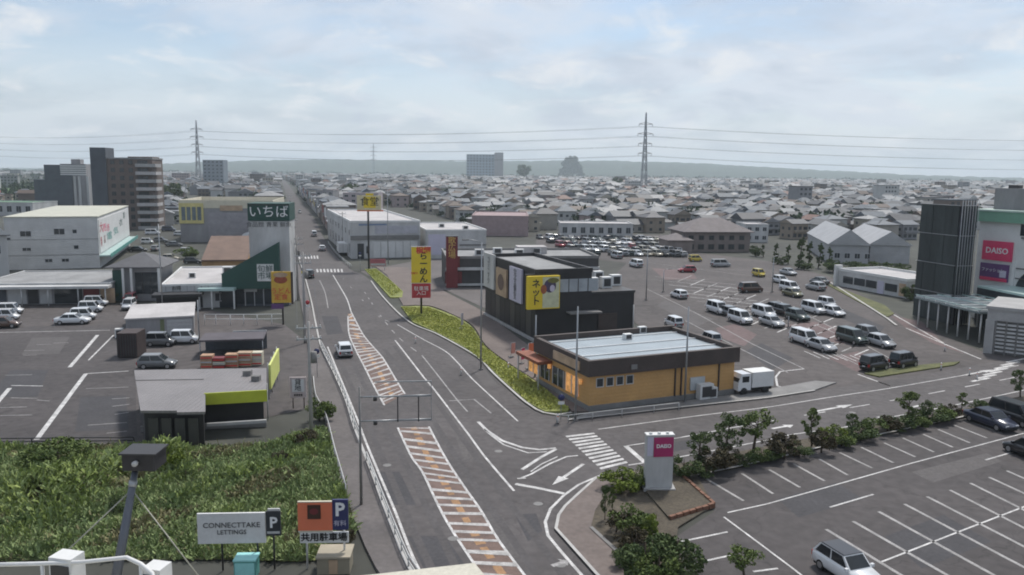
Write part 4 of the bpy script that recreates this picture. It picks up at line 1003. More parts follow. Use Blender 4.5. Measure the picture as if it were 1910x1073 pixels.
for i in range(150):                                       # taller flats and sheds among them
    y = rnd.uniform(330, 1900); px = rnd.uniform(-20, 1930); x = (px-955)/1500*y*1.01
    qx, qy, _ = proj((x, y, 0))
    if qy > ymax(qx)-4 or not off_road(x, y) or any((x-a_)**2+(y-b2)**2 < (r_+8)**2 for a_, b2, r_ in FOOT): continue
    w_, d_, h_ = rnd.uniform(9,24), rnd.uniform(8,13), rnd.choice((5,6,8,9,9,12,15)); wi = rnd.choices(range(7), ww_)[0]; an = R(17)+rnd.uniform(-.1,.1); c_, n_ = math.cos(an), math.sin(an)
    q = MB().box(-w_/2,w_/2,-d_/2,d_/2,0,h_); tf = lambda v: [(x+p[0]*c_-p[1]*n_, y+p[0]*n_+p[1]*c_, p[2]) for p in v]
    far.add(tf(q.v), q.f, wi); q = MB().box(-w_/2-.3,w_/2+.3,-d_/2-.3,d_/2+.3,h_,h_+.5); far.add(tf(q.v), q.f, rnd.choice((8,10,12,13)))
    for f_ in range(int(h_//3)):
        for k_ in range(int(w_//3)): q = MB().box(-w_/2+1+k_*3,-w_/2+2.6+k_*3,-d_/2-.05,-d_/2+.1,.9+f_*3,2.3+f_*3); far.add(tf(q.v), q.f, 14)
tag(far.build('distant_houses', allm), 'distant mass of grey-roofed houses filling the plain', 'houses', kind='stuff')

# ================================================================== vegetation
def leafmat(name, a, b_, scale=1.2):
    m = mat(name, a, .85, .0, scale, rgb2=b_, fine=.35)
    m.node_tree.nodes['Principled BSDF'].inputs['Specular IOR Level'].default_value = .2
    return m
L_dark = leafmat('leaf_dark', (.042,.068,.026), (.125,.16,.062))
L_mid = leafmat('leaf_mid', (.050,.080,.022), (.15,.19,.06))
L_lite = leafmat('leaf_light', (.075,.11,.018), (.19,.235,.045))
L_brown = leafmat('leaf_brownish', (.045,.036,.022), (.085,.075,.042))
L_weed = leafmat('weed_leaf', (.12,.17,.065), (.31,.37,.165), .35)
L_weed2 = leafmat('weed_leaf_bright', (.14,.19,.05), (.33,.39,.13), .4)
L_weed3 = leafmat('weed_leaf_brown', (.12,.118,.062), (.25,.23,.12), .4)
L_far = leafmat('far_foliage', (.022,.040,.024), (.055,.08,.04), .25)
def quads_mesh(name, V, m, idx=None):
    V = np.asarray(V, dtype=np.float32); n = len(V)
    me = bpy.data.meshes.new(name); me.vertices.add(n*4); me.vertices.foreach_set('co', V.reshape(-1))
    me.loops.add(n*4); me.loops.foreach_set('vertex_index', np.arange(n*4, dtype=np.int32))
    me.polygons.add(n); me.polygons.foreach_set('loop_start', np.arange(0, n*4, 4, dtype=np.int32))
    for q in (m if isinstance(m, list) else [m]): me.materials.append(q)
    if idx is not None: me.polygons.foreach_set('material_index', np.asarray(idx, dtype=np.int32))
    me.update(calc_edges=True); return me
def leaf_cloud(rng, centers, radii, per, size):
    C = np.repeat(np.asarray(centers), per, 0); Rr = np.repeat(np.asarray(radii), per)
    n = len(C); d = rng.normal(size=(n,3)); d /= np.linalg.norm(d, axis=1, keepdims=True)
    p = C + d*(Rr*rng.uniform(.35,1,n)**.6)[:,None]*np.array([1,1,.8])
    a = rng.normal(size=(n,3)); a /= np.linalg.norm(a, axis=1, keepdims=True)
    t = rng.normal(size=(n,3)); b_ = np.cross(a, t); b_ /= np.linalg.norm(b_, axis=1, keepdims=True)
    s = (size*rng.uniform(.6,1.3,n))[:,None]
    return np.stack([p-a*s-b_*s*.55, p+a*s-b_*s*.55, p+a*s+b_*s*.55, p-a*s+b_*s*.55], 1)
def tree_proto(seed, h, rx, rz, clear, clumps, per, leaf, size=.13, limbs=5):
    rng = np.random.default_rng(seed); tr = MB()
    lean = rng.uniform(-.12,.12,2)*h
    tr.tube([(0,0,-.1),(lean[0]*.3,lean[1]*.3,h*.3),(lean[0]*.7,lean[1]*.7,h*.6),(lean[0],lean[1],h*.88)], [.05*h**.6,.042*h**.6,.03*h**.6,.01], 7)
    cz = clear+(h-clear)/2; cs, rs = [], []
    for i in range(clumps):
        while True:
            q = rng.uniform(-1,1,3)
            if .25 < q@q < 1: break
        cs.append((q[0]*rx+lean[0]*.6, q[1]*rx+lean[1]*.6, cz+q[2]*(h-clear)/2)); rs.append(rng.uniform(.22,.42)*rx)
    for i in range(limbs):
        c = cs[i % clumps]; z0 = max(h*.2, min(h*.7, c[2]-rx*.5))
        tr.tube([(lean[0]*z0/h,lean[1]*z0/h,z0),(c[0]*.55,c[1]*.55,(z0+c[2])/2+.1),c], [.02*h**.6,.014*h**.6,.006], 5)
    return tr.mesh('trunk', M_bark, True), quads_mesh('crown', leaf_cloud(rng, cs, rs, per, size), leaf)
def plant(name, label, cat, loc, proto, rot=0, sc_=1.0, group=None, parts=('trunk','crown')):
    e = link(name, None); e.location = loc; e.rotation_euler = (0,0,rot); e.scale = (sc_,)*3 if not isinstance(sc_, tuple) else sc_
    tag(e, label, cat, group)
    for nm, me in zip(parts, proto): link(nm, me, e)
    return e
TP = {'dark': tree_proto(1, 4, 1.15, 1.5, 1.0, 22, 95, L_dark, .075), 'mid': tree_proto(2, 4, 1.0, 1.5, 1.3, 19, 90, L_mid, .075), 'open': tree_proto(3, 4.2, 1.15, 1.4, 1.9, 17, 75, L_mid, .08),
      'lite': tree_proto(4, 3, 1.0, 1.2, .5, 22, 110, L_lite, .07), 'bush': tree_proto(5, 1.6, .95, .7, .1, 20, 110, L_dark, .055), 'brown': tree_proto(6, 1.7, .95, .7, .2, 18, 100, L_brown, .055),
      'litebush': tree_proto(7, 1.5, .9, .7, .1, 18, 110, L_lite, .055), 'midbush': tree_proto(8, 1.7, 1.0, .7, .1, 20, 110, L_mid, .055), 'column': tree_proto(9, 6, .75, 3, .3, 40, 120, L_dark, .09), 'big': tree_proto(10, 9, 3.6, 3.5, 2.2, 44, 70, L_dark, .26)}
HT = {'dark':4,'mid':4,'open':4.2,'lite':3,'bush':1.6,'brown':1.7,'litebush':1.5,'midbush':1.7,'column':6,'big':9}
def grow(px, py, ytop, kind, name, label, cat, group=None, wide=1.0):
    p = G(px, py); s_ = zat(p, ytop)/HT[kind]*1.0
    return plant(name, label, cat, (p.x,p.y,.05), TP[kind], rnd.uniform(0,6.28), (s_*wide,s_*wide,s_), group)
for (px, py, yt, kd, nm, lb, wd) in (
    (1300,876,800,'dark','tree','dark leafy tree just right of the magenta pylon sign',1.0), (1350,862,772,'dark','tree','second dark tree right of the magenta pylon sign',1.05),
    (1403,856,762,'open','tree','slim tree with bare lower trunk left of the round brown shrub',1.1), (1514,834,764,'mid','tree','fresh green bushy tree between the brown shrubs and side road arrows',.9),
    (1590,817,772,'dark','tree','dark small tree halfway along the car park hedge',.9), (1692,796,733,'mid','tree','wide green tree near the middle of the side road hedge',1.2),
    (1722,788,746,'dark','tree','short dark tree beside the wide green one',1.0), (1793,768,734,'mid','tree','small green tree near the black cars at the hedge end',1.0), (1903,742,690,'dark','tree','dark tree at the right edge by the side road',1.0),
    (1275,892,850,'bush','shrub','dark shrub at the foot of the magenta sign',1.1), (1330,884,838,'brown','shrub','brownish shrub under the first dark trees',1.2), (1357,876,836,'brown','shrub','russet brown shrub beside the slim tree',1.0),
    (1463,856,812,'brown','shrub','round brown shrub standing alone in the hedge bed',1.3), (1532,844,806,'brown','shrub','brown shrub below the fresh green tree',1.1), (1555,828,795,'litebush','shrub','light green low shrub beside the fresh green tree',1.2),
    (1420,862,838,'midbush','shrub','low green shrub right of the slim tree trunk',1.5), (1440,860,838,'bush','shrub','dark low shrub left of the lone brown shrub',1.5), (1490,850,825,'bush','shrub','dark low shrub between the two round brown shrubs',1.5), (1605,822,795,'bush','shrub','dark shrub under the small hedge tree',1.6), (1672,804,775,'bush','shrub','dark shrub below the wide green tree',1.5), (1705,798,772,'midbush','shrub','green shrub under the short dark tree',1.5), (1738,790,766,'bush','shrub','dark low shrub right of the short dark tree',1.6), (1385,870,846,'bush','shrub','dark low shrub left of the slim tree trunk',1.4), (1570,832,806,'midbush','shrub','green low shrub before the small dark hedge tree',1.5), (1318,890,866,'bush','shrub','dark ground-hugging shrub at the stall end',1.5),
    (1625,812,780,'midbush','shrub','mid green shrub right of the dark small tree',1.3), (1655,806,778,'brown','shrub','olive brown shrub before the wide green tree',1.3), (1755,784,755,'midbush','shrub','low green shrub between the two far hedge trees',1.4), (1775,780,756,'brown','shrub','low brown shrub next to the far hedge tree',1.2),(1825,772,745,'bush','shrub','dark low shrub where the hedge meets the black car',1.3),
    (1162,915,875,'litebush','shrub','light green shrub left of the pylon sign by the crossing',1.4), (1190,908,872,'midbush','shrub','mid green shrub close to the pylon sign foot',1.1), (1128,972,905,'dark','shrub','tall thin dark shrub at the paved corner',.45), (1142,962,915,'mid','shrub','tall thin green shrub at the paved corner',.5),
    (1150,995,955,'brown','shrub','brown shrub beside the paved corner',1.1), (1180,1000,945,'midbush','shrub','green shrub in the corner bed',1.2), (1212,1022,965,'lite','shrub','bright yellow-green shrub in the corner bed',.9), (1185,1040,990,'brown','shrub','reddish brown shrub along the corner bed kerb',1.1),
    (1205,1085,1005,'bush','shrub','large dark shrub at the bottom edge beside the pavement',1.0), (1255,1075,1000,'bush','shrub','large dark shrub at the bottom edge next to the stalls',1.1), (1230,1100,1035,'midbush','shrub','green shrub cut by the bottom edge',1.2), (1170,1060,1020,'bush','shrub','dark shrub behind the pavement kerb',1.0),
    (1390,1100,1018,'open','tree','pale green young tree in the lower car park at the bottom edge',1.25),
    (108,893,818,'midbush','shrub','big rounded green bush in the weed field under the car park fence',1.25), (170,892,850,'midbush','shrub','rounded green bush right of the big light bush',1.2), (40,925,880,'midbush','shrub','green bush at the left edge of the weed field',1.2), (312,880,830,'litebush','shrub','light green bush behind the floodlight head',.9), (345,905,872,'midbush','shrub','green bush right of the floodlight mast',1.1), (520,870,845,'brown','shrub','dry brown bush near the shop end of the weeds',1.2), (235,960,925,'bush','shrub','dark weed clump left of the floodlight mast',1.3), (575,835,805,'brown','shrub','dry scrub at the weed field corner by the pavement',1.3), (640,1020,985,'brown','shrub','dry shrub beside the parking sign leg',1.0),
    (352,482,460,'midbush','shrub','dark shrub in the car lot before the brown roof',1.6), (232,560,535,'bush','shrub','dark bush at the hip-roofed shop',1.3), (596,785,742,'midbush','shrub','scruffy shrub by the left pavement sign',1.0)):
    grow(px, py, yt, kd, nm, lb, 'shrub' if nm == 'shrub' else 'tree', 'shrubs and trees of the hedge beds', wd)
for i, (px, py, yt) in enumerate(((1448,488,452),(1470,492,455),(1489,500,440),(1508,498,448),(1526,500,452),(1545,502,460),(1424,480,455))):
    grow(px, py, yt, 'column', 'cypress_tree', f'{ordn(i+1)} of the dark columnar trees behind the shopping car park', 'tree', 'columnar trees behind the car park')
for i, (px, py, yt, wd) in enumerate(((1410,478,458,1.0),(1455,494,478,1.4),(1500,503,487,1.6),(1555,508,484,1.5),(1590,512,485,1.5),(1625,514,488,1.6),(1660,518,490,1.5),(1685,520,492,1.4),(1700,560,530,1.0))):
    grow(px, py, yt, 'bush', 'shrub', f'{ordn(i+1)} bush of the dark hedge below the grey warehouse', 'shrub', 'hedge below the warehouse', wd)
for i, (px, py, yt) in enumerate(((325,380,340),(975,336,306),(655,372,342),(845,400,380),(880,366,345),(1150,352,330),(210,392,372),(450,372,352),(505,430,412),(1610,470,448),(1325,440,420))):
    grow(px, py, yt, 'big', 'tree', f'{ordn(i+1)} of the big dark trees standing up among the town roofs', 'tree', 'big trees among the houses')
# distant woods, merged: nobody could count them
rng = np.random.default_rng(5)
V = []
for i in range(2600):
    px = rng.uniform(-40,1950); dd = rng.uniform(16,62)**2
    y_ = dd; x_ = (px-955)/1500*dd
    qx, qy, _ = proj((x_, y_, 0))
    if qy > ymax(qx)-3 or not off_road(x_, y_): continue
    hgt = rng.uniform(2.6,6.5)*(1+dd/2600); k_ = 5
    cs = rng.normal(size=(k_,3))*np.array([hgt*.5,hgt*.5,hgt*.15])+np.array([x_,y_,hgt*.55])
    V.append(leaf_cloud(rng, cs, np.full(k_, hgt*.42), 16, hgt*.13))
for i in range(1500):
    px = rng.uniform(-40,1950); dd = rng.uniform(230,950); x_ = (px-955)/1500*dd
    qx, qy, _ = proj((x_, dd, 0))
    if qy > ymax(qx)+2 or not off_road(x_, dd) or any((x_-a_)**2+(dd-b2)**2 < (r_-2)**2 for a_, b2, r_ in FOOT): continue
    hgt = rng.uniform(2.2,5.0)
    cs = rng.normal(size=(3,3))*np.array([hgt*.3,hgt*.3,hgt*.12])+np.array([x_,dd,hgt*.55])
    V.append(leaf_cloud(rng, cs, np.full(3, hgt*.38), 14, hgt*.14))
o = link('distant_woods', quads_mesh('distant_woods', np.concatenate(V), L_far)); tag(o, 'distant green treetops scattered between the far houses', 'trees', kind='stuff')
# wooded knoll on the skyline
V = []
for i in range(70):
    a_, r_ = rng.uniform(0,6.283), rng.uniform(0,1)**.5; x_, y_ = 3700*(1062-955)/1500+50*r_*math.cos(a_), 3700+40*r_*math.sin(a_)
    z_ = 98*(1-r_*r_)**.5*rng.uniform(.75,1.03)
    V.append(leaf_cloud(rng, [(x_,y_,max(4,z_-6)),(x_,y_,max(3,z_*.5))], [12,13], 60, 2.8))
o = link('wooded_knoll', quads_mesh('wooded_knoll', np.concatenate(V), L_far)); tag(o, 'round hazy wooded knoll on the skyline left of the tall pylon', 'knoll', kind='stuff')
# low wooded ridge on the skyline
prof = [(-200,318),(0,316),(60,316),(200,308),(330,301),(420,297),(600,294),(700,295),(860,297),(960,297),(1050,296),(1130,297),(1200,300),(1300,305),(1430,313),(1560,320),(1700,327),(1800,330),(1910,333),(2100,335)]
def ridge_y(x):
    for (a, b_), (c, d) in zip(prof, prof[1:]):
        if a <= x <= c: return b_+(d-b_)*(x-a)/(c-a)
    return 318
hv, hf, nx, ny = [], [], 220, 9
for j in range(ny):
    D = 3900+j*260; sh = math.sin(math.pi*min(1, j/(ny-3)*.5+.0)) if j < ny-2 else .6
    for i in range(nx):
        px = -200+2300*i/(nx-1); x_ = (px-955)/1500*D*1.0
        top = zat((x_/D*5400, 5400, 0), ridge_y(px)+(4 if px < 1100 else 4-4*min(1,(px-1100)/200)))
        hv.append((x_, D, max(-.5, max(3, top)*sh*(1+.0)+rnd.uniform(-3,5)*sh)))
for j in range(ny-1):
    for i in range(nx-1): hf.append((j*nx+i, j*nx+i+1, (j+1)*nx+i+1, (j+1)*nx+i))
hm = MB(); hm.add(hv, hf)
tag(hm.build('hills', mat('wooded_hill', (.024,.042,.024), .95, .5, .010, fine=.5), smooth=False), 'low hazy wooded ridge along the skyline', kind='structure')

# ---- weed field
fp = [(p.x,p.y) for p in gp([(-160,838),(100,836),(250,834),(420,836),(520,828),(600,800),(609,803),(626,869),(645,930),(662,985),(640,1040),(560,1048),(400,1044),(100,1046),(-160,1048)])]
area('weed_bank', [Vector((x,y,0)) for x, y in fp], .02, L_weed3, 'dark earth under the overgrown weed field')
def inside(x, y):
    c = False; n = len(fp); j = n-1
    for i in range(n):
        if (fp[i][1] > y) != (fp[j][1] > y) and x < (fp[j][0]-fp[i][0])*(y-fp[i][1])/(fp[j][1]-fp[i][1])+fp[i][0]: c = not c
        j = i
    return c
xs = [p[0] for p in fp]; ys = [p[1] for p in fp]
rng = np.random.default_rng(11)
mounds = [(*G(105,925)[:2], 3.2, 1.2), (*G(60,935)[:2], 3.2, .9), (*G(310,868)[:2], 2.0, 1.9), (*G(420,900)[:2], 3.0, .5), (*G(520,880)[:2], 2.5, .45), (*G(180,880)[:2], 2.6, 1.1), (*G(280,985)[:2], 3.0, .4), (*G(570,830)[:2], 1.8, .7)]
def mound(x, y): return sum(hh*math.exp(-((x-a)**2+(y-b_)**2)/(r_*r_)) for a, b_, r_, hh in mounds)
Q, I = [], []
while len(Q) < 85000:
    x, y = rng.uniform(min(xs),max(xs)), rng.uniform(min(ys),max(ys))
    if not inside(x, y): continue
    if math.sin(x*.83+2.1)*math.sin(y*.71+.6)+.5*math.sin(x*1.9+y*1.4) < -.95 and rng.random() < .85: continue
    mz = mound(x, y); pat = math.sin(x*.55+1.3)*math.cos(y*.47)+.6*math.sin(x*1.3-y*.9)
    hgt = (.14+.30*rng.random()**1.5+.16*max(0,pat))*(1.9 if rng.random() < .02 else 1); z0 = mz*rng.uniform(.25,1.0) if mz > .12 else 0
    w = rng.uniform(.02,.07) if rng.random() < .88 else rng.uniform(.08,.16); a = rng.uniform(0,6.283); c_, s_ = math.cos(a)*w, math.sin(a)*w; lx, ly = rng.normal(0,.22,2)
    Q.append([(x-c_,y-s_,z0),(x+c_,y+s_,z0),(x+lx+c_*.8,y+ly+s_*.8,z0+hgt),(x+lx-c_*.8,y+ly-s_*.8,z0+hgt)])
    r_ = rng.random(); I.append(1 if (mz > .5 and r_ < .55) or pat > .75 and r_ < .5 else 2 if pat < -.7 and r_ < .75 or r_ < .06 else 0)
o = link('weeds', quads_mesh('weeds', Q, [L_weed, L_weed2, L_weed3], I)); tag(o, 'tall green weeds covering the vacant plot', 'weeds', kind='stuff')
# ---- grass on the verges
Q = []
vp = [[(p.x,p.y) for p in gp(px)] for px in ([(750,575),(800,576),(850,595),(880,613),(905,650),(945,681),(1000,716),(1058,764),(1017,768),(984,751),(925,697),(863,646),(815,621),(772,601)], [(682,504),(702,504),(722,519),(750,545),(730,554),(699,523)])]
for poly in vp:
    fp = poly; n0 = len(Q); xs = [p[0] for p in fp]; ys = [p[1] for p in fp]; tries = 0
    while len(Q)-n0 < (14000 if poly is vp[0] else 2500) and tries < 200000:
        tries += 1; x, y = rng.uniform(min(xs),max(xs)), rng.uniform(min(ys),max(ys))
        if not inside(x, y): continue
        hgt = rng.uniform(.05,.2); w = rng.uniform(.03,.08); a = rng.uniform(0,6.283); c_, s_ = math.cos(a)*w, math.sin(a)*w; lx, ly = rng.normal(0,.1,2)
        Q.append([(x-c_,y-s_,.12),(x+c_,y+s_,.12),(x+lx+c_,y+ly+s_,.12+hgt),(x+lx-c_,y+ly-s_,.12+hgt)])
o = link('verge_grass', quads_mesh('verge_grass', Q, leafmat('grass_blade', (.27,.30,.07), (.46,.46,.14), .3))); tag(o, 'short yellow-green grass growing on the roadside verges', 'grass', kind='stuff')
# ================================================================== vehicles
CARP = {}
def paint(name, rgb): return mat('car_paint_'+name, rgb, .28, .06, .8, coat=.6)
PAINT = {'white': paint('white',(.66,.67,.68)), 'silver': paint('silver',(.36,.37,.38)), 'grey': paint('grey',(.13,.135,.14)), 'black': paint('black',(.014,.014,.016)), 'red': paint('red',(.30,.02,.035)),
         'green': paint('green',(.045,.065,.058)), 'beige': paint('beige',(.42,.38,.30)), 'navy': paint('navy',(.025,.03,.055)), 'yellow': paint('yellow',(.55,.42,.04)), 'olive': paint('olive',(.16,.15,.08)), 'brown': paint('brown',(.10,.06,.045))}
M_cglass = mat('car_glass', (.02,.024,.028), .06, .2, 1)
M_under = mat('underbody', (.012,.012,.012), .9, .1, 2)
SPEC = {'hatch': (4.0,1.70,1.50,.92,(-1.98,-1.55,.35,1.05)), 'sedan': (4.6,1.75,1.44,.95,(-1.65,-1.0,.45,1.2)), 'van': (4.7,1.74,1.86,1.05,(-2.30,-2.05,.95,1.65)), 'kei': (3.4,1.48,1.66,.98,(-1.68,-1.5,.65,1.15)), 'suv': (4.4,1.80,1.64,1.02,(-2.12,-1.6,.35,1.05))}
def car_meshes(kind):
    if kind in CARP: return CARP[kind]
    L, W, H, zb, (r0, r1, f1, f0) = SPEC[kind]; w = W/2; hb = .24
    hood = zb-.06 if kind != 'van' else zb-.02
    st = [(-L/2, .82, hb+.16, zb-.16), (-L/2+.10, .95, hb+.04, zb-.03), (-L/2+.7, 1.0, hb, zb), (0, 1.0, hb, zb), (f0-.1, 1.0, hb, zb-.01), (L/2-.45, .97, hb, hood-.10), (L/2-.12, .90, hb+.05, hood-.20), (L/2, .76, hb+.16, hood-.34)]
    b_ = MB(); vs, fs = [], []
    for x, k, z0, z1 in st:
        a = w*k
        for y, z in ((-a*.9,z0),(-a,z0+.14),(-a*1.0,z1-.20),(-a*.93,z1),(a*.93,z1),(a*1.0,z1-.20),(a,z0+.14),(a*.9,z0)): vs.append((x,y,z))
    for i in range(len(st)-1):
        for k in range(8): fs.append((i*8+k, i*8+(k+1)%8, (i+1)*8+(k+1)%8, (i+1)*8+k))
    fs += [tuple(range(8)), tuple(range(len(st)*8-1, len(st)*8-9, -1))]
    b_.add(vs, fs)
    body = b_.mesh('body', PAINT['white'], True)
    t = .80
    cab = MB(); lo = [(r0,-w*.92,zb-.03),(f0,-w*.92,zb-.03),(f0,w*.92,zb-.03),(r0,w*.92,zb-.03)]; hi = [(r1,-w*t,H),(f1,-w*t,H),(f1,w*t,H),(r1,w*t,H)]
    cab.add(lo+hi, [(0,1,5,4),(1,2,6,5),(2,3,7,6),(3,0,4,7)])
    rf = MB(); rf.add(hi+[(x*.96+.02,y*.9,z+.05) for x,y,z in hi], [(0,1,5,4),(1,2,6,5),(2,3,7,6),(3,0,4,7),(4,5,6,7)])
    lo_, hi_ = [Vector(p) for p in lo], [Vector(p) for p in hi]
    def pane(a, b1, c, d, u0, u1, v0=.10, v1=.93):
        q = [a.lerp(b1,u).lerp(d.lerp(c,u), v) for u, v in ((u0,v0),(u1,v0),(u1,v1),(u0,v1))]
        n = (q[1]-q[0]).cross(q[3]-q[0]).normalized()*.012
        m = MB(); m.add([p+n for p in q], [(0,1,2,3)]); return m
    gl = {'windscreen': [pane(lo_[1],lo_[2],hi_[2],hi_[1],.05,.95)], 'rear_window': [pane(lo_[3],lo_[0],hi_[0],hi_[3],.08,.92,.22,.92)],
          'side_window': [pane(lo_[0],lo_[1],hi_[1],hi_[0],.06,.47), pane(lo_[0],lo_[1],hi_[1],hi_[0],.51,.93), pane(lo_[2],lo_[3],hi_[3],hi_[2],.07,.49), pane(lo_[2],lo_[3],hi_[3],hi_[2],.53,.94)]}
    wh = MB(); wh.tube([(0,-.1,0),(0,.1,0)], .31, 16); ri = MB(); ri.tube([(0,-.108,0),(0,.108,0)], .20, 12)
    hl = MB().box(L/2-.30,L/2-.035,-.17,.17,hood-.42,hood-.24); tl = MB().box(-L/2-.015,-L/2+.12,-.1,.1,zb-.42,zb-.12)
    pl = MB().box(-L/2-.02,-L/2+.02,-.17,.17,.5,.62); bm_ = MB().box(-L/2+.15,L/2-.15,-w*.85,w*.85,.14,hb+.12)
    mi = MB().box(f0-.25,f0-.08,-.1,.1,zb-.02,zb+.15)
    CARP[kind] = dict(L=L, W=W, body=body, cab=cab.mesh('cabin', PAINT['white']), roof=rf.mesh('roof_panel', PAINT['white']), glass={k: [q.mesh(k, M_cglass) for q in v] for k, v in gl.items()},
        wheel=wh.mesh('wheel', M_tyre), rim=ri.mesh('rim', M_rim), hl=hl.mesh('headlight', M_lamp), tl=tl.mesh('tail_lamp', M_tail), plate=pl.mesh('number_plate', M_white), under=bm_.mesh('underbody', M_under), mirror=mi.mesh('door_mirror', PAINT['white']))
    return CARP[kind]
def own(o, m): o.material_slots[0].link = 'OBJECT'; o.material_slots[0].material = m; return o
def car(px, py, deg, kind, colour, label, roof=None, lite=False, group='cars', sc_=1.0, loc=None):
    c = car_meshes(kind); p = Vector(loc) if loc else G(px, py)
    e = link('car' if kind != 'van' else 'minivan', None); e.location = (p.x, p.y, .02); e.rotation_euler = (0,0,R(deg)); e.scale = (sc_,)*3; tag(e, label, 'car', group)
    m = PAINT[colour]
    own(link('body', c['body'], e), m); cb = own(link('cabin', c['cab'], e), m); own(link('roof_panel', c['roof'], e), PAINT[roof] if roof else m)
    for k, v in c['glass'].items():
        for q in v: link(k, q, e)
    link('underbody', c['under'], e)
    for x in (-c['L']*.31, c['L']*.315):
        for y in (-1, 1):
            w_ = link('wheel', c['wheel'], e); w_.location = (x, y*(c['W']/2-.09), .31)
            if not lite: link('rim', c['rim'], w_)
    if not lite:
        for y in (-1, 1):
            link('headlight', c['hl'], e).location = (0, y*(c['W']*.31), 0); link('tail_lamp', c['tl'], e).location = (0, y*(c['W']*.40), 0)
            own(link('door_mirror', c['mirror'], e), m).location = (0, y*(c['W']/2+.06), 0)
        link('number_plate', c['plate'], e)
    return e
A_, B_, C_, D_ = 107, -73, 17, 197      # along the main road away / towards, across it
car(642, 662, 108, 'hatch', 'white', 'white hatchback driving away in the left lane beside the hatched median', group='cars on the main road')
car(601, 468, 106, 'hatch', 'white', 'white car beyond the far zebra crossings', group='cars on the main road')
car(586, 441, 106, 'van', 'white', 'white van farther down the main road', group='cars on the main road')
car(577, 518, 107, 'suv', 'black', 'black car waiting at the kerb by the far crossing', group='cars on the main road')
car(559, 398, -74, 'kei', 'silver', 'small silver car deep down the main road', group='cars on the main road', lite=True)
car(1580, 1078, -70, 'suv', 'white', 'white sport utility car with grey roof leaving the lower right car park', roof='black', group='cars in the lower right car park', sc_=.92)
car(1893, 788, -73, 'van', 'black', 'black minivan parked under the hedge at the right', group='cars in the lower right car park')
car(1846, 794, -73, 'sedan', 'navy', 'dark navy sedan parked left of the black minivan', group='cars in the lower right car park')
car(1921, 852, 107, 'hatch', 'black', 'black car cut by the right edge of the picture', group='cars in the lower right car park')
G1 = 'cars in the shopping car park'
for (px, py, dg, kd, cl, lb) in (
    (1281,508,188,'hatch','red','red hatchback in the upper shopping car park'), (1344,498,10,'van','silver','silver van at the top of the shopping car park'), (1297,488,17,'kei','yellow','small yellow car at the far end of the shopping car park'),
    (1266,556,107,'hatch','white','white car alone in the lane near the lamp posts'), (1338,584,B_,'van','white','white minivan at the left end of the middle row'), (1362,590,B_,'hatch','grey','grey hatchback second in the middle row'),
    (1380,602,B_,'van','white','white minivan with dark windows third in the middle row'), (1424,592,B_,'van','white','white minivan fourth in the middle row'), (1439,608,B_,'sedan','silver','silver sedan just right of the fourth minivan'),
    (1443,580,A_,'sedan','black','black sedan behind the silver sedan'), (1464,588,B_,'suv','black','black sport utility car fifth in the middle row'), (1487,597,B_,'suv','green','dark green car sixth in the middle row'),
    (1517,584,B_,'van','white','white van seventh in the middle row'), (1542,573,B_,'kei','white','small white car behind the seventh van'), (1555,589,B_,'hatch','white','white hatchback at the right end of the middle row'),
    (1400,545,C_,'van','brown','dark brown van standing across the upper lane'), (1456,528,B_,'hatch','white','white hatchback in the upper right row'), (1472,543,B_,'van','white','white van in the upper right row'), (1478,553,B_,'sedan','olive','olive sedan below the white van'),
    (1470,513,B_,'sedan','silver','silver sedan at the top of the right row'), (1521,541,A_,'suv','silver','silver car driving up the right lane'), (1528,530,A_,'sedan','grey','grey sedan ahead of the silver car'),
    (1500,641,B_,'van','white','white minivan in the lower row by the lamp post'), (1531,653,B_,'sedan','silver','silver sedan beside the lower white minivan'), (1588,639,B_,'van','green','dark green minivan in the lower row'), (1620,631,B_,'suv','grey','grey sport utility car beside the dark green minivan'), (1643,646,B_,'hatch','silver','silver hatchback at the end of the lower row'),
    (1256,611,107,'kei','white','small white car in the lane behind the restaurant'), (1324,643,107,'kei','silver','small silver car close behind the restaurant roof'), (1186,498,107,'van','white','white van beside the black shop rear'), (1150,482,107,'van','silver','silver van parked behind the dark low shop'), (1415,516,B_,'kei','yellow','little yellow-green car near the planted island'), (1178,478,C_,'kei','white','small white car by the dealer fence')):
    car(px, py, dg, kd, cl, lb, group=G1)
G2 = 'cars on the left forecourt'
for (px, py, dg, kd, cl, lb) in (
    (136,604,12,'sedan','white','white sedan front-most on the left forecourt'), (156,596,12,'kei','white','white van behind the front-most white sedan'), (170,582,12,'kei','white','second white van on the left forecourt'), (180,571,12,'kei','white','third white van under the red shutters'),
    (20,586,12,'kei','white','small white van at the left edge'), (12,598,12,'kei','white','white kei car nearer than the small white van'), (8,611,12,'hatch','brown','dark brown car cut by the left edge'),
    (241,577,-80,'kei','white','white kei car facing the camera beside the shed'), (243,566,-80,'kei','red','red kei car behind the white one'), (294,686,8,'hatch','grey','grey hatchback behind the lime striped shop'), (300,645,8,'kei','grey','small grey car behind the grey hatchback'),
    (336,440,12,'hatch','white','white car in the yard left of the brown roof'), (257,470,12,'sedan','black','black sedan near the long white store'), (350,474,12,'kei','white','small white car in the yard before the brown roof'), (300,452,12,'hatch','grey','grey hatchback in the yard by the apartment block'), (315,432,12,'van','navy','navy van at the foot of the apartment block'), (275,455,12,'kei','white','small white car right of the long white store'), (290,468,100,'hatch','silver','silver hatchback in the yard beside the slim pole'), (325,460,12,'sedan','grey','grey sedan left of the small white yard car'), (318,486,12,'hatch','beige','beige hatchback behind the hip-roofed shop'), (285,438,12,'van','white','white van at the back of the yard'), (360,492,12,'hatch','black','black hatchback by the brown roof wall')):
    car(px, py, dg, kd, cl, lb, group=G2)
cols = ['white','white','silver','grey','black','black','silver','red','navy','beige','green','white']
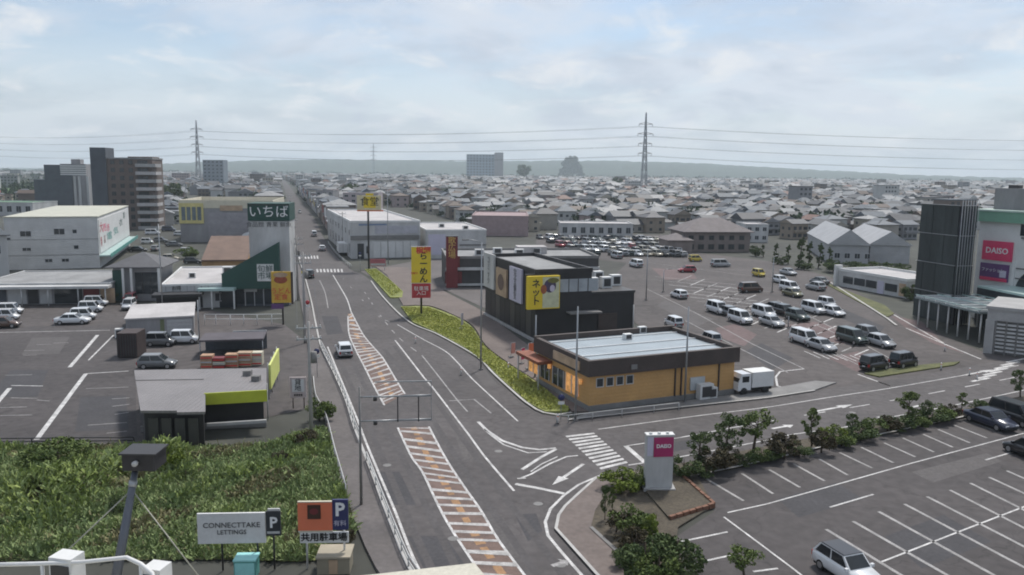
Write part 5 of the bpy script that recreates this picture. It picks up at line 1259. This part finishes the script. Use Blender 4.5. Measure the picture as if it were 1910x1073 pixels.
for r_ in range(5):                                        # dealer yard
    n_ = 17-r_
    for i in range(n_):
        px, py = 1008+r_*18+i*(13.5+r_*.6)+rnd.uniform(-2,2), 446+r_*7.5+i*.25
        if px > 1290 or rnd.random() < .08: continue
        cl = rnd.choice(cols); kd = rnd.choice(('van','hatch','kei','sedan'))
        car(px, py, 107+rnd.choice((0,180)), kd, cl, f'{cl} {"minivan" if kd=="van" else "car"} {ordn(i+1)} from left in {ordn(r_+1)} row of the dealer yard', lite=True, group='cars of the dealer yard')
def box_truck(px, py, deg, label, L=6.0, W=2.1, Hh=2.9, cabc='white'):
    p = G(px, py); t = Thing('box_truck', label, 'truck', (p.x,p.y,0), R(deg), 'trucks')
    bx = t.box('cargo_box', -L/2, L/2-1.6, -W/2, W/2, .75, Hh, M_white); t.box('door_seam', -L/2-.02, -L/2, -.03, .03, .8, Hh-.1, M_concd, bx)
    t.box('chassis', -L/2+.1, L/2-.1, -W*.4, W*.4, .4, .75, M_under)
    cb = MB(); cb.add([(L/2-1.5,-W*.46,.5),(L/2,-W*.46,.5),(L/2,W*.46,.5),(L/2-1.5,W*.46,.5),(L/2-1.5,-W*.44,2.2),(L/2-.4,-W*.44,2.2),(L/2-.4,W*.44,2.2),(L/2-1.5,W*.44,2.2),(L/2,-W*.46,1.3),(L/2,W*.46,1.3)], [(0,1,8,5,4),(1,2,9,8),(3,7,6,9,2),(0,4,7,3),(4,5,6,7),(8,9,6,5)]); cb.build('cab', PAINT[cabc], t.e)
    ws = MB(); ws.add([(L/2-.01,-W*.41,1.38),(L/2-.01,W*.41,1.38),(L/2-.38,W*.39,2.1),(L/2-.38,-W*.39,2.1)], [(0,1,2,3)]); ws.build('windscreen', M_cglass, t.e)
    for y in (-1,1): t.box('side_window', L/2-1.25, L/2-.45, y*W*.465-.01, y*W*.465+.01, 1.35, 1.95, M_cglass); t.box('headlight', L/2-.02, L/2+.03, y*.7-.12, y*.7+.12, .75, .92, M_lamp)
    for x in (-L*.28, L*.34):
        for y in (-1,1): t.tube('wheel', [(x,y*(W/2-.25),.4),(x,y*(W/2-.02),.4)], .4, M_tyre, 14)
box_truck(1400, 732, 200, 'white box truck parked at the end of the orange restaurant', 4.2, 1.75, 2.3)
box_truck(638, 474, 106, 'white box truck standing beside the long showroom', 8.5, 2.3, 3.2)
car(345, 640, 8, 'kei', 'white', 'white kei van behind the small cars by the crates', group=G2)

# ================================================================== signs
def face_cam(p, extra=0): return math.atan2(p[1], p[0])-math.pi/2+extra
# tall yellow sign on the verge
p = G(786, 588); t = Thing('pole_sign', 'tall yellow sign with black characters over a red panel on the verge', 'sign', (p.x,p.y,.1), R(8))
w = t.px(36); t.tube('pole', [(0,.3,0),(0,.3,t.h(462))], .16, M_dark)
pn = t.box('yellow_panel', -w/2, w/2, 0, .35, t.h(528), t.h(461), M_yellow)
t.text('ら\nー\nめ\nん', w*.12, -.02, t.h(500), 1.28, M_txtk, parent=pn, bold=.03); t.text('横綱', w*.12, -.02, t.h(468), 1.15, M_txtr, parent=pn, bold=.03); t.box('frame', -w/2-.06, w/2+.06, -.01, .36, t.h(461), t.h(460), M_offw, pn); t.text('営業中', -w*.36, -.02, t.h(510), .38, M_txtr, parent=pn)
rp = t.box('red_panel', -w/2+.05, w/2-.05, 0, .33, t.h(556), t.h(529), M_red); t.text('駐車場\n入口', 0, -.02, t.h(543), .75, M_txtw, parent=rp); t.box('rim', -w/2, w/2, .02, .3, t.h(529), t.h(528), M_white, rp)
# yellow billboard on a mast
p = G(688, 503); t = Thing('mast_billboard', 'yellow and cream billboard high on a dark mast beside the showroom', 'sign', (p.x,p.y,.0), R(8))
t.tube('mast', [(0,.4,0),(0,.4,t.h(364))], .22, M_dark)
pn = t.box('panel', t.px(-20), t.px(24), 0, .6, t.h(392), t.h(365), mat('cream_panel', (.62,.55,.36), .5)); MB().box(t.px(-8), t.px(14), -.05, 0, t.h(388), t.h(367)).build('yellow_field', M_yellow, pn); t.text('食堂', t.px(3), -.08, t.h(377), 2.1, M_txtk, parent=pn)
t.box('lower_panel', t.px(-20), t.px(28), .05, .5, t.h(394.5), t.h(392.2), M_orsign); t.box('crest', t.px(-4), t.px(10), .1, .4, t.h(365), t.h(361), M_yellow)
# signs left of the road
p = G(528, 606); t = Thing('pole_sign', 'yellow noodle bowl sign on a black post at the left roadside', 'sign', (p.x,p.y,0), R(10))
t.tube('post', [(0,.2,0),(0,.2,t.h(506))], .12, M_dark); pn = t.box('yellow_panel', t.px(-19), t.px(16), 0, .3, t.h(565), t.h(507), mat('mustard_sign', (.58,.36,.05), .5)); t.box('edge', t.px(16), t.px(20), .02, .3, t.h(568), t.h(508), M_brownb)
mb = MB(); disc(mb, t.px(-2), t.h(522), t.px(12), t.px(7), -.03); mb.build('bowl_picture', mat('rust_picture', (.30,.07,.03), .5, .3, 2), pn); mb = MB(); disc(mb, t.px(-2), t.h(513), t.px(13), t.px(4.5), -.035); mb.build('bowl_rim', M_tan, pn)
t.text('うどん\n定食', t.px(-2), -.04, t.h(549), .95, M_txtr, parent=pn); t.box('purple_plate', t.px(-20), t.px(2), 0, .2, t.h(576), t.h(567), M_purple)
p = G(557, 762); t = Thing('pavement_sign', 'pale upright sign with dark characters beside the left pavement', 'sign', (p.x,p.y,0), R(6))
pn = t.box('panel', t.px(-15), t.px(15), 0, .15, t.h(742), t.h(704), mat('blush_panel', (.52,.44,.42), .6)); t.box('inner_panel', t.px(-11), t.px(11), -.03, 0, t.h(731), t.h(708), M_white, pn); t.text('貸\n地', 0, -.05, t.h(719), .62, M_txtk, parent=pn); t.text('●●●●', 0, -.04, t.h(737), .22, M_txtk, parent=pn)
for x in (-10, 10): t.tube('leg', [(t.px(x),.08,0),(t.px(x),.08,t.h(742))], .05, M_brownb)
p = G(506, 742); t = Thing('lime_banner_frame', 'tall leaning lime green banner screen beside the grey-roofed shop', 'sign', (p.x,p.y,0), R(100))
hN, hF = 3.9, 4.0
pn = t.box('banner', -.6, 6.8, -.1, .1, 1.0, 3.4, M_limep)
for x in (-.5, 2, 4.4, 6.7): t.tube('post', [(x,.15,0),(x,.15,3.6)], .06, M_offw)
for i in range(6): t.box('mark', .2+i*1.05, .5+i*1.05, .1, .12, 1.6, 1.9, M_lime, pn)
# parking boards in the weed field
p = G(440, 1066); t = Thing('notice_board', 'wide white notice board with dark lettering and black letter P panel in the weeds', 'sign', (p.x,p.y,0), R(4))
pn = t.box('board', t.px(-66), t.px(57), -.05, .08, t.h(1013), t.h(957), M_white); t.text('CONNECTTAKE', t.px(-4), -.08, t.h(979), .42, M_txtg, parent=pn); t.text('LETTINGS', t.px(-4), -.08, t.h(992), .36, M_txtg, parent=pn)
pp = t.box('dark_panel', t.px(58), t.px(85), -.05, .08, t.h(1000), t.h(955), mat('charcoal_panel', (.03,.035,.04), .6)); t.text('P', t.px(72), -.08, t.h(976), .85, M_txtw, parent=pp, bold=.02); t.box('strip', t.px(60), t.px(83), -.07, -.05, t.h(996), t.h(992), M_offw, pp); t.box('cap', t.px(62), t.px(84), -.06, .06, t.h(954), t.h(950), M_offw, pp)
for x in (-25, 40, 70): t.tube('post', [(t.px(x),.16,0),(t.px(x),.16,t.h(965))], .055, M_dark)
p = G(604, 1062); t = Thing('parking_sign', 'orange and blue parking sign with white caption strip on white legs', 'sign', (p.x,p.y,0), R(3))
pn = t.box('orange_panel', t.px(-45), t.px(18), -.05, .08, t.h(989), t.h(937), M_orsign); mb = MB(); mb.box(t.px(-27), t.px(-3), -.09, -.05, t.h(967), t.h(941)); mb.build('emblem', mat('dark_emblem', (.05,.02,.012), .5), pn); mb = MB(); disc(mb, t.px(-15), t.h(953), t.px(8), t.px(6), -.1); mb.build('emblem_mark', M_redd, pn)
t.box('cream_line', t.px(-45), t.px(18), -.055, .08, t.h(992), t.h(989.3), M_cream); t.box('header', t.px(-45), t.px(18), -.06, .09, t.h(936.7), t.h(935), M_cream)
bp = t.box('blue_panel', t.px(18.3), t.px(47), -.055, .085, t.h(988), t.h(932), M_navy); t.text('P', t.px(32), -.08, t.h(951), 1.05, M_txtw, parent=bp, bold=.03); t.text('有料', t.px(32), -.08, t.h(976), .36, M_lilac, parent=bp)
wp = t.box('caption_panel', t.px(-42), t.px(47), -.05, .07, t.h(1012), t.h(992.3), M_white); t.text('共用駐車場', t.px(2), -.07, t.h(1002), .50, M_txtk, parent=wp, sx=1.02, bold=.012)
for x in (-31, 38): t.tube('leg', [(t.px(x),.16,0),(t.px(x),.16,t.h(940))], .06, M_white)
p = G(622, 1072); t = Thing('site_hut', 'small beige site hut beneath the parking sign', 'hut', (p.x,p.y,0), R(3)); t.box('wall', t.px(-30), t.px(30), 0, 1.3, 0, .95, mat('khaki_wall', (.26,.23,.17), .8)); t.box('roof', t.px(-32), t.px(32), -.1, 1.5, .95, 1.05, mat('khaki_roof', (.33,.29,.22), .8)); t.box('door', t.px(-8), t.px(8), -.04, 0, .05, .85, M_tan)
p = G(457, 1080); t = Thing('parcel_locker', 'teal and pale blue metal box standing behind the notice board', 'cabinet', (p.x,p.y,0), R(3)); t.box('cabinet', t.px(-20), t.px(20), 0, .8, 0, 1.0, M_teal); t.box('top', t.px(-21), t.px(21), -.05, .9, 1.0, 1.08, mat('aqua_sheet', (.30,.62,.60), .5)); t.box('door', t.px(-18), t.px(18), -.04, 0, .1, .9, mat('aqua_sheet', (.30,.62,.60), .5))
# magenta pylon sign
p = G(1229, 917); t = Thing('pylon_sign', 'white pylon sign with magenta name panel at the car park corner', 'sign', (p.x,p.y,.1), R(6))
t.box('cabinet', t.px(-26), t.px(25), 0, .55, 0, t.h(813), M_offw); t.box('cap', t.px(-27), t.px(26), -.04, .6, t.h(813), t.h(811), M_white)
pn = t.box('name_panel', t.px(-13), t.px(24), -.06, 0, t.h(852), t.h(816), M_magenta); t.text('DAISO', t.px(5.5), -.09, t.h(832), .36, M_txtw, parent=pn, bold=.01); t.box('side_strip', t.px(-25), t.px(-14), -.03, 0, t.h(850), t.h(815), M_lilac)
for x in (-18, -2, 14): t.tube('top_lamp', [(t.px(x),.2,t.h(811)),(t.px(x),.2,t.h(808))], .12, M_white)
# brick edged bed around it
bd = Thing('brick_bed', 'triangular planting bed with brick edge under the pylon sign', 'planter', (0,0,0))
q = [G(*a) for a in ((1205,922),(1258,880),(1332,946),(1248,972))]
bd.prism('soil', [(v.x,v.y) for v in q], 0, .22, M_soil)
for a, c in ((1,2),(2,3)):
    n = 9 if a == 1 else 7
    for i in range(n):
        s0, s1 = q[a].lerp(q[c], i/n+.01), q[a].lerp(q[c], (i+.93)/n); dr = (s1-s0).normalized(); nr = Vector((-dr.y,dr.x,0))*.11
        bd.prism('brick', [((s0+nr).x,(s0+nr).y),((s1+nr).x,(s1+nr).y),((s1-nr).x,(s1-nr).y),((s0-nr).x,(s0-nr).y)], 0, .3+rnd.uniform(0,.03), mat('brick_edge', (.18,.088,.055), .85, .25, 1.5, fine=.2))
bd.box('plinth', p.x-1.1, p.x+1.1, p.y-.3, p.y+.9, 0, .3, M_conc)
# overhead direction sign seen from behind
p = G(674, 944); t = Thing('overhead_road_sign', 'open steel frame of an overhead direction sign on a pole arm over the road', 'sign', (p.x,p.y,.1), R(6))
t.tube('pole', [(0,0,0),(0,0,t.h(722))], [.10,.07], M_concd)
for yz in (741, 786): t.tube('arm', [(0,0,t.h(yz)),(t.px(70),0,t.h(yz-1))], .05, M_steel); 
for yz in (741, 786): t.tube('arm', [(t.px(70),0,t.h(yz-1)),(t.px(131),0,t.h(yz-2))], .045, M_steel)
fr = MB()
for yz in (713, 741, 786): fr.box(t.px(28), t.px(131), -.06, .02, t.h(yz)-.04, t.h(yz)+.04)
fr.build('frame_bar', M_steel, t.e)
for x in (69, 107): t.box('frame_post', t.px(x)-.04, t.px(x)+.04, -.1, -.062, t.h(788), t.h(741), M_dark)
t.box('frame_post', t.px(131)-.05, t.px(131), -.1, -.062, t.h(786), t.h(713), M_steel)
t.tube('traffic_box', [(t.px(28),0,t.h(748)),(t.px(28),0,t.h(741))], .13, M_dark); t.tube('traffic_box', [(t.px(28),0,t.h(793)),(t.px(28),0,t.h(786))], .13, M_dark)
# small things on the right pavement
for i, (px, py, yt, m, lb) in enumerate(((985,690,640,M_orsign,'orange banner flag leaning by the restaurant entrance'),(953,668,640,mat('salmon_cloth', (.55,.25,.20), .8),'salmon pink banner flag beside the black shop'),(972,680,650,M_pink,'pink banner flag between the other two'),(860,615,585,M_lilac,'pale banner flag on the brown pavement'))):
    p = G(px, py); t = Thing('banner_flag', lb, 'banner', (p.x,p.y,.1), R(20+i*15)); h = t.h(yt); t.tube('pole', [(0,0,0),(0,0,h)], .03, M_steel, 6); t.box('cloth', .03, .62, -.015, .015, h*.25, h*.98, m); t.tube('top_rod', [(0,0,h),(.64,0,h)], .02, M_steel, 6); t.box('base', -.25, .25, -.25, .25, 0, .12, M_concd)
t = Thing('low_sign', 'low red and white entrance sign by the small grass patch', 'sign', G(705, 505), R(8)); t.box('panel', -1.7, 1.7, 0, .2, 1.0, 2.6, mat('rose_panel', (.36,.11,.13), .6)); t.box('caption', -1.6, 1.6, -.03, 0, 1.15, 1.6, M_offw); [t.tube('leg', [(x,.1,0),(x,.1,1.0)], .08, M_offw) for x in (-1.5,1.5)]
# crates, boxes and sheds behind the lime striped shop
for i, (px, py, w_, h_, m, lb) in enumerate(((385,688,1.3,1.5,M_wood,'reddish stacked crate pile left-most behind the lime striped shop'),(408,688,1.3,1.2,M_redd,'dark red crate pile second from the left'),(432,686,1.4,1.5,M_wood,'wooden crate pile in the middle of the crates'),(456,684,1.5,1.6,M_tan,'tan crate pile near the lime banner'),(478,682,1.3,1.5,M_cream,'pale crate pile next to the lime banner'))):
    p = G(px, py); t = Thing('crate_pile', lb, 'crate', (p.x,p.y,0), R(6), 'crate piles behind the shop')
    for l_ in range(3):
        o_ = t.box('crate', -w_/2+rnd.uniform(-.05,.05), w_/2, 0, 1.1, l_*h_/3+.02, (l_+1)*h_/3-.02, m if l_ != 1 else rnd.choice((M_wood,M_red,M_cream)))
        t.box('slat', -w_/2+.08, w_/2-.08, -.03, 0, l_*h_/3+h_*.10, l_*h_/3+h_*.2, M_offw if l_ % 2 else M_txtr, o_)
p = G(238, 668); t = Thing('dark_container', 'dark brown steel container at the edge of the left car park', 'container', (p.x,p.y,0), R(6)); t.box('body', t.px(-18), t.px(18), 0, 3, .1, t.h(622), mat('dark_brown_steel', (.045,.03,.028), .7, .25, .8)); 
for i in range(8): t.box('rib', t.px(-17+i*4.6), t.px(-15.5+i*4.6), -.05, 0, .2, t.h(626), M_dark)
b = Building('tarpaulin_shed', 'flat dark mauve tarpaulin roof behind the crates', 'shed', (372,668), (492,664)); b.box('roof', 0, b.W, 0, 4.5, 1.9, 2.1, mat('mauve_tarp', (.085,.075,.085), .8, .2, .5)); [b.tube('post', [(x,y,0),(x,y,1.9)], .06, M_steel) for x in (.1,b.W-.1) for y in (.1,4.4)]; b.box('back_wall', 0, b.W, 4.3, 4.45, 0, 1.9, M_slate); b.box('edge_beam', b.W*.45, b.W, 4.5, 4.6, 2.1, 2.25, M_offw)
car(1630, 690, 28, 'kei', 'black', 'black boxy small car at the lower edge of the shopping car park', group=G1, sc_=1.05)
car(1685, 684, 28, 'kei', 'black', 'second black boxy small car nearer the shopping centre entrance', group=G1, sc_=1.05)

# ================================================================== poles, lamps, rails
def lamp(px, py, yt, label, arm=1.4, deg=17, group='lamp posts'):
    p = G(px, py); t = Thing('lamp_post', label, 'lamp post', (p.x,p.y,0), R(deg), group); h = t.h(yt)
    t.tube('pole', [(0,0,0),(0,0,h*.6),(0,0,h)], [.11,.085,.06], M_steel, 10); t.box('base', -.2,.2,-.2,.2,0,.15, M_concd)
    if arm: t.tube('arm', [(0,0,h),(arm*.6,0,h+.25),(arm,0,h+.3)], .04, M_steel); t.box('lamp_head', arm-.1, arm+.6, -.15, .15, h+.22, h+.36, M_concd)
lamp(1073,785,572,'tall grey lamp post in front of the orange restaurant corner',0); lamp(1277,752,572,'dark lamp post before the orange restaurant right end',0); lamp(998,705,588,'thin pole at the restaurant left wall',0)
lamp(897,690,452,'tall grey lamp post on the grass verge',1.6,200); lamp(724,492,350,'tall mast lamp beside the long showroom',1.4); lamp(783,500,412,'thin pole behind the yellow sign',0); lamp(1470,612,590,'short white pole in the shopping car park',0); lamp(1237,545,505,'white lamp post in the upper shopping car park',1.0); lamp(1205,560,470,'second white lamp post beside the black shop',1.0); lamp(1440,545,480,'lamp post near the planted island',1.0)
lamp(304,590,418,'slim grey pole at the white low building',0); lamp(372,640,560,'short dark pole by the grey shed',0)
UP = []
def upole(px, py, yt, label):
    p = G(px, py); t = Thing('utility_pole', label, 'utility pole', (p.x,p.y,0), R(17), 'utility poles'); h = t.h(yt)
    t.tube('pole', [(0,0,0),(0,0,h)], [.18,.11], M_polec, 10)
    for k_ in (.6, 1.5):
        a = t.box('cross_arm', -1.0, 1.0, -.06, .06, h-k_, h-k_+.12, M_steel)
        for x in (-.9,-.3,.3,.9): MB().tube([(x,0,h-k_+.12),(x,0,h-k_+.32)], .05, 6).build('insulator', M_white, a)
    t.tube('transformer', [(.35,0,h-3.4),(.35,0,h-2.5)], .26, M_concd, 10); t.box('steps', -.02, .02, -.3, .3, h*.4, h*.42, M_steel)
    UP.append((p, h)); return t
upole(581,822,600,'near utility pole on the left pavement by the weed field'); upole(569,640,470,'utility pole beside the lime banner and pavement'); upole(556,560,440,'utility pole in front of the green shop tower'); upole(548,490,400,'utility pole left of the far crossings'); upole(541,425,362,'farthest utility pole left of the road')
UPL = list(UP); UP.clear()
for i, (px, py, yt, m, lb) in enumerate(((592,706,650,M_navy,'blue round road sign on the left pavement near the lime banner'),(575,612,560,M_red,'red road sign beside the second utility pole'),(672,508,470,M_navy,'blue road sign at the small grass patch'),(566,545,505,M_yellow,'yellow road sign before the far crossing'),(1046,786,735,M_navy,'blue road sign at the verge tip'))):
    p = G(px, py); t = Thing('road_sign', lb, 'road sign', (p.x,p.y,.1), R(6), 'road signs'); h = t.h(yt); t.tube('post', [(0,0,0),(0,0,h)], .035, M_steel, 6); t.tube('plate', [(0,-.05,h-.3),(0,-.08,h-.3)], .3, m, 14); t.box('lower_plate', -.28, .28, -.07, -.04, h-.95, h-.68, M_white)

upole(640,470,395,'utility pole right of the far road by the showroom'); upole(612,420,360,'utility pole down the right side of the far road'); upole(575,382,345,'farthest utility pole right of the road'); UPR = list(UP)
def cable(name, label, pts, r, sag, group, m=M_dark, n=14):
    mb = MB(); line_ = []
    for a, c in zip(pts, pts[1:]):
        a, c = Vector(a), Vector(c)
        for i in range(n): u_ = i/n; q_ = a.lerp(c,u_); q_.z -= 4*sag*u_*(1-u_); line_.append(q_)
    line_.append(Vector(pts[-1])); mb.tube(line_, r, 5); tag(mb.build(name, m, smooth=True), label, 'cable', group)
cc_, ss_ = math.cos(R(17)), math.sin(R(17))
for L_, nm in ((UPL,'left'),(UPR,'right')):
    for k_, (ox, dz, w1) in enumerate(((-.9,-.28,'outer upper'),(.9,-.28,'inner upper'),(-.3,-1.18,'lower'),(0,-2.3,'thick telephone'))):
        cable('overhead_cable', f'{w1} cable strung between the poles on the {nm} of the main road', [(p_.x+ox*cc_,p_.y+ox*ss_,h_+dz) for p_, h_ in L_], .018 if k_ < 3 else .035, .7, 'street cables')
M_rail = mat('rail_paint', (.43,.43,.42), .6, .2, 1.5, fine=.2)
def rail(name, label, px, h, m, step, mid=True, r=.05, cat='guard rail', posts='post'):
    pts = smooth_line(gp(px), step); t = Thing(name, label, cat, pts[0]); o_ = pts[0]
    for z in ((h, h*.55) if mid else (h,)): t.tube('rail', [(q_.x-o_.x,q_.y-o_.y,z) for q_ in pts], r, m, 6)
    d_ = 0
    for i, q_ in enumerate(pts):
        if i % 1 == 0: t.tube(posts, [(q_.x-o_.x,q_.y-o_.y,0),(q_.x-o_.x,q_.y-o_.y,h)], r*1.1, m, 6)
rail('guard_rail','white pipe guard rail between the left pavement and the road',[(599,648),(621,693),(644,746),(662,803),(672,826)],.85,M_rail,2)
rail('guard_rail','white guard rail along the near left kerb',[(684,862),(712,936),(737,1000),(762,1060),(790,1105)],.8,M_rail,2,)
rail('field_fence','low white pipe fence between weeds and pavement',[(585,718),(589,752),(608,790),(624,853),(637,899),(645,928)],.9,M_offw,2.4,False,.045,'fence')
rail('car_park_fence','white mesh fence in front of the green shop',[(382,606),(430,606),(480,606),(528,605)],1.5,M_white,1.6,True,.05,'fence')
rail('car_park_fence','dark low fence at the lower end of the left car park',[(-60,832),(60,831),(150,830),(250,829)],.6,M_dark,2.2,True,.05,'fence')
rail('verge_rail','low white rail along the curved island edge',[(1038,789),(1060,789),(1160,777),(1266,765)],.7,M_offw,2.2,False,.04)
rail('guard_rail','white rail separating showroom frontage from the road',[(612,455),(624,472),(640,488),(655,500)],.8,M_offw,3)
for i, (px, py) in enumerate(((1471,612),(1476,638),(1755,690),(1762,655),(1808,700),(1822,708),(860,700),(775,640),(1040,790),(948,690))):
    p = G(px, py); t = Thing('bollard', f'white plastic bollard, {ordn(i+1)} in the scattered posts by the roads', 'bollard', (p.x,p.y,0), 0, 'bollards'); t.tube('post', [(0,0,0),(0,0,.85)], .07, M_white); t.tube('band', [(0,0,.6),(0,0,.7)], .075, M_orsign); t.tube('base', [(0,0,0),(0,0,.05)], .16, M_dark)

# ================================================================== lattice pylons and their wires
def pylon(px, D, yt, label, cols_=None):
    x = (px-955)/1500*D; q = Vector((x, D, 0)); 
    for _ in range(20): x += (px-proj((x,D,30))[0])*mpp((x,D,0)); 
    t = Thing('lattice_pylon', label, 'pylon', (x,D,0), R(8), 'lattice pylons'); h = t.h(yt); bw = h*(.06 if h < 85 else .036); r_ = h*.0030
    wd = lambda z: bw*(1-z/h)**1.0*.9+bw*.10
    lv = [h*k for k in (0,.14,.27,.39,.50,.60,.69,.77,.85,.92,1)]
    for sx in (-1,1):
        for sy in (-1,1): t.tube('leg', [(sx*wd(z),sy*wd(z),z) for z in lv], r_*1.6, M_steel, 5)
    br = MB()
    for a, c in zip(lv, lv[1:]):
        for s_ in (-1,1):
            br.tube([(-wd(a),s_*wd(a),a),(wd(c),s_*wd(c),c)], r_, 4); br.tube([(wd(a),s_*wd(a),a),(-wd(c),s_*wd(c),c)], r_, 4); br.tube([(s_*wd(a),-wd(a),a),(s_*wd(c),wd(c),c)], r_, 4); br.tube([(s_*wd(a),wd(a),a),(s_*wd(c),-wd(c),c)], r_, 4)
    o_ = br.build('bracing', M_steel, t.e); o_['kind'] = 'stuff'
    arms = []
    for k_ in (.50,.62,.74,.86):
        z = h*k_; ln = h*(.12 if h < 85 else .09)*(1.1 if k_ == .74 else .95); am = MB()
        for s_ in (-1,1): am.tube([(0,0,z+h*.02),(s_*ln,0,z)], r_*1.3, 4); am.tube([(0,0,z-h*.008),(s_*ln,0,z)], r_*1.3, 4); am.tube([(s_*ln,0,z),(s_*ln,0,z-h*.03)], r_*1.2, 5)
        am.build('cross_arm', M_steel, t.e); arms.append((ln, z-h*.03))
    return t, arms, h
P1 = pylon(369, 1150, 224, 'grey lattice pylon at the left above the brown apartment block')
P2 = pylon(1202, 900, 210, 'tall lattice pylon on the skyline right of the middle')
P3 = pylon(697, 3000, 266, 'tiny pale pylon far away on the skyline')
P4 = pylon(2500, 720, 235, 'lattice pylon outside the right edge carrying the wires on')
P5 = pylon(-60, 1500, 236, 'faint lattice pylon outside the left edge')
def hang(a, s_, i): 
    t, arms, h = a; ln, z = arms[i]; return (t.loc.x+s_*ln*math.cos(t.rotz), t.loc.y+s_*ln*math.sin(t.rotz), z)
for i, lv_ in enumerate(('lowest','lower','upper','top')):
    for s_, sd_ in ((-1,'left'),(1,'right')):
        for a, c, wh in ((P5,P1,'beyond the left pylon'),(P1,P2,'between the two pylons'),(P2,P4,'from the tall pylon to the right edge')):
            cable('power_line', f'{lv_} {sd_}-arm power line {wh}', [hang(a,s_,i), hang(c,s_,i)], .10, 7, 'power lines', M_dark, 24)

x_ = (1-955)/1500*520; t = Thing('antenna_mast', 'red and white striped antenna mast at the left edge of the picture', 'mast', (x_,520*1.0,0))
h = t.h(236)
for i in range(7): t.tube('mast_section', [(0,0,h*i/7),(0,0,h*(i+.999)/7)], .9-.06*i, M_red if i % 2 == 0 else M_white)
t.tube('platform', [(0,0,h*.9),(0,0,h*.93)], 1.7, M_white)
# ================================================================== own building at the bottom edge
RZ = 15.0
own_b = Thing('camera_building', 'cream parapet corner of the near building at the bottom edge', 'building', (0,0,0))
q = [G(x,y,RZ) for x, y in ((-260,1086),(560,1084),(700,1071),(885,1050),(906,1075),(930,1110),(930,1600),(-260,1600))]
M_crm = mat('cream_parapet', (.50,.475,.40), .8, .14, .8, fine=.1)
own_b.prism('wall', [(v.x,v.y) for v in q], 0, RZ-.35, M_cream); own_b.prism('parapet', [(v.x,v.y) for v in q], RZ-.35, RZ, M_crm)
pa, pb = G(215,1086,RZ), P(254,868,14.6)
t = Thing('floodlight_mast', 'slanting dark floodlight mast held by two stay wires at the lower left', 'floodlight', pa)
mid = (pb-pa)
t.tube('mast', [(0,0,0), mid*.5, mid], [.085,.075,.055], mat('mast_bluegrey', (.10,.11,.13), .45, .15, 2), 10); t.tube('collar', [mid*.80, mid*.86], .075, M_steel, 10); t.tube('collar', [mid*.97, mid*1.04], .085, M_conc, 10)
hd_ = mid*1.06
t.box('lamp_housing', hd_.x-.16, hd_.x+.42, hd_.y-.25, hd_.y+.25, hd_.z-.14, hd_.z+.16, M_black); t.box('housing_lid', hd_.x-.20, hd_.x+.46, hd_.y-.28, hd_.y+.28, hd_.z+.16, hd_.z+.19, M_dark); t.tube('bracket', [(hd_.x+.1,hd_.y-.27,hd_.z+.02),(hd_.x+.1,hd_.y-.34,hd_.z+.02)], .05, M_offw, 10)
w1 = pa+mid*.78
for px, py, lb in ((112,1040,'left stay wire'),(382,1090,'right stay wire')):
    e_ = G(px,py,RZ-.1) if py > 1085 else P(px,py,13.5)
    t.tube('stay_wire', [mid*.78, e_-pa], .012, mat('stay_wire_pale', (.35,.34,.28), .6), 5)
t = Thing('roof_rail', 'white bent pipe rail at the bottom left corner', 'rail', P(0,1052,13.2)); o_ = t.loc
rp_ = [P(-40,1054,13.2), P(60,1052,13.2), P(150,1049,13.2), P(236,1040,13.3), P(262,1052,13.2), P(284,1070,13.1), P(290,1092,13.0)]
t.tube('pipe', [v-o_ for v in rp_], .036, M_white, 8)
for px in (78, 262): v = P(px,1050,13.2)-o_; t.tube('post', [v, v-Vector((0,0,.9))], .03, M_white, 8)
for px, py, w_, h_, lb in ((124,1034,.42,.62,'white boxy outdoor unit left of the floodlight mast'),(292,1054,.34,.5,'white outdoor unit right of the floodlight mast')):
    p = P(px,py,13.35); t = Thing('outdoor_unit', lb, 'outdoor unit', (p.x,p.y,p.z-h_), R(-12), 'outdoor units'); t.box('case', -w_/2, w_/2, -.16, .16, 0, h_, M_white); t.box('grille', -w_*.4, w_*.4, -.18, -.16, h_*.1, h_*.8, M_dark); t.box('stand', -w_*.45, w_*.45, -.15, .15, RZ-(p.z-h_) if RZ < p.z-h_ else -.3, -.004, M_steel)

# ================================================================== haze
hz = MB(); hz.box(-9000, 9000, -120, 9000, -1.2, 175)
hm_ = bpy.data.materials.new('haze'); hm_.use_nodes = True; n_ = hm_.node_tree.nodes; n_.clear()
o1 = n_.new('ShaderNodeOutputMaterial'); o2 = n_.new('ShaderNodeVolumePrincipled'); hm_.node_tree.links.new(o2.outputs[0], o1.inputs['Volume'])
o2.inputs['Color'].default_value = (.80,.90,.96,1); o2.inputs['Density'].default_value = HAZE; o2.inputs['Anisotropy'].default_value = .2
tag(hz.build('haze', hm_), 'thin pale summer haze over the plain', 'haze', kind='stuff')
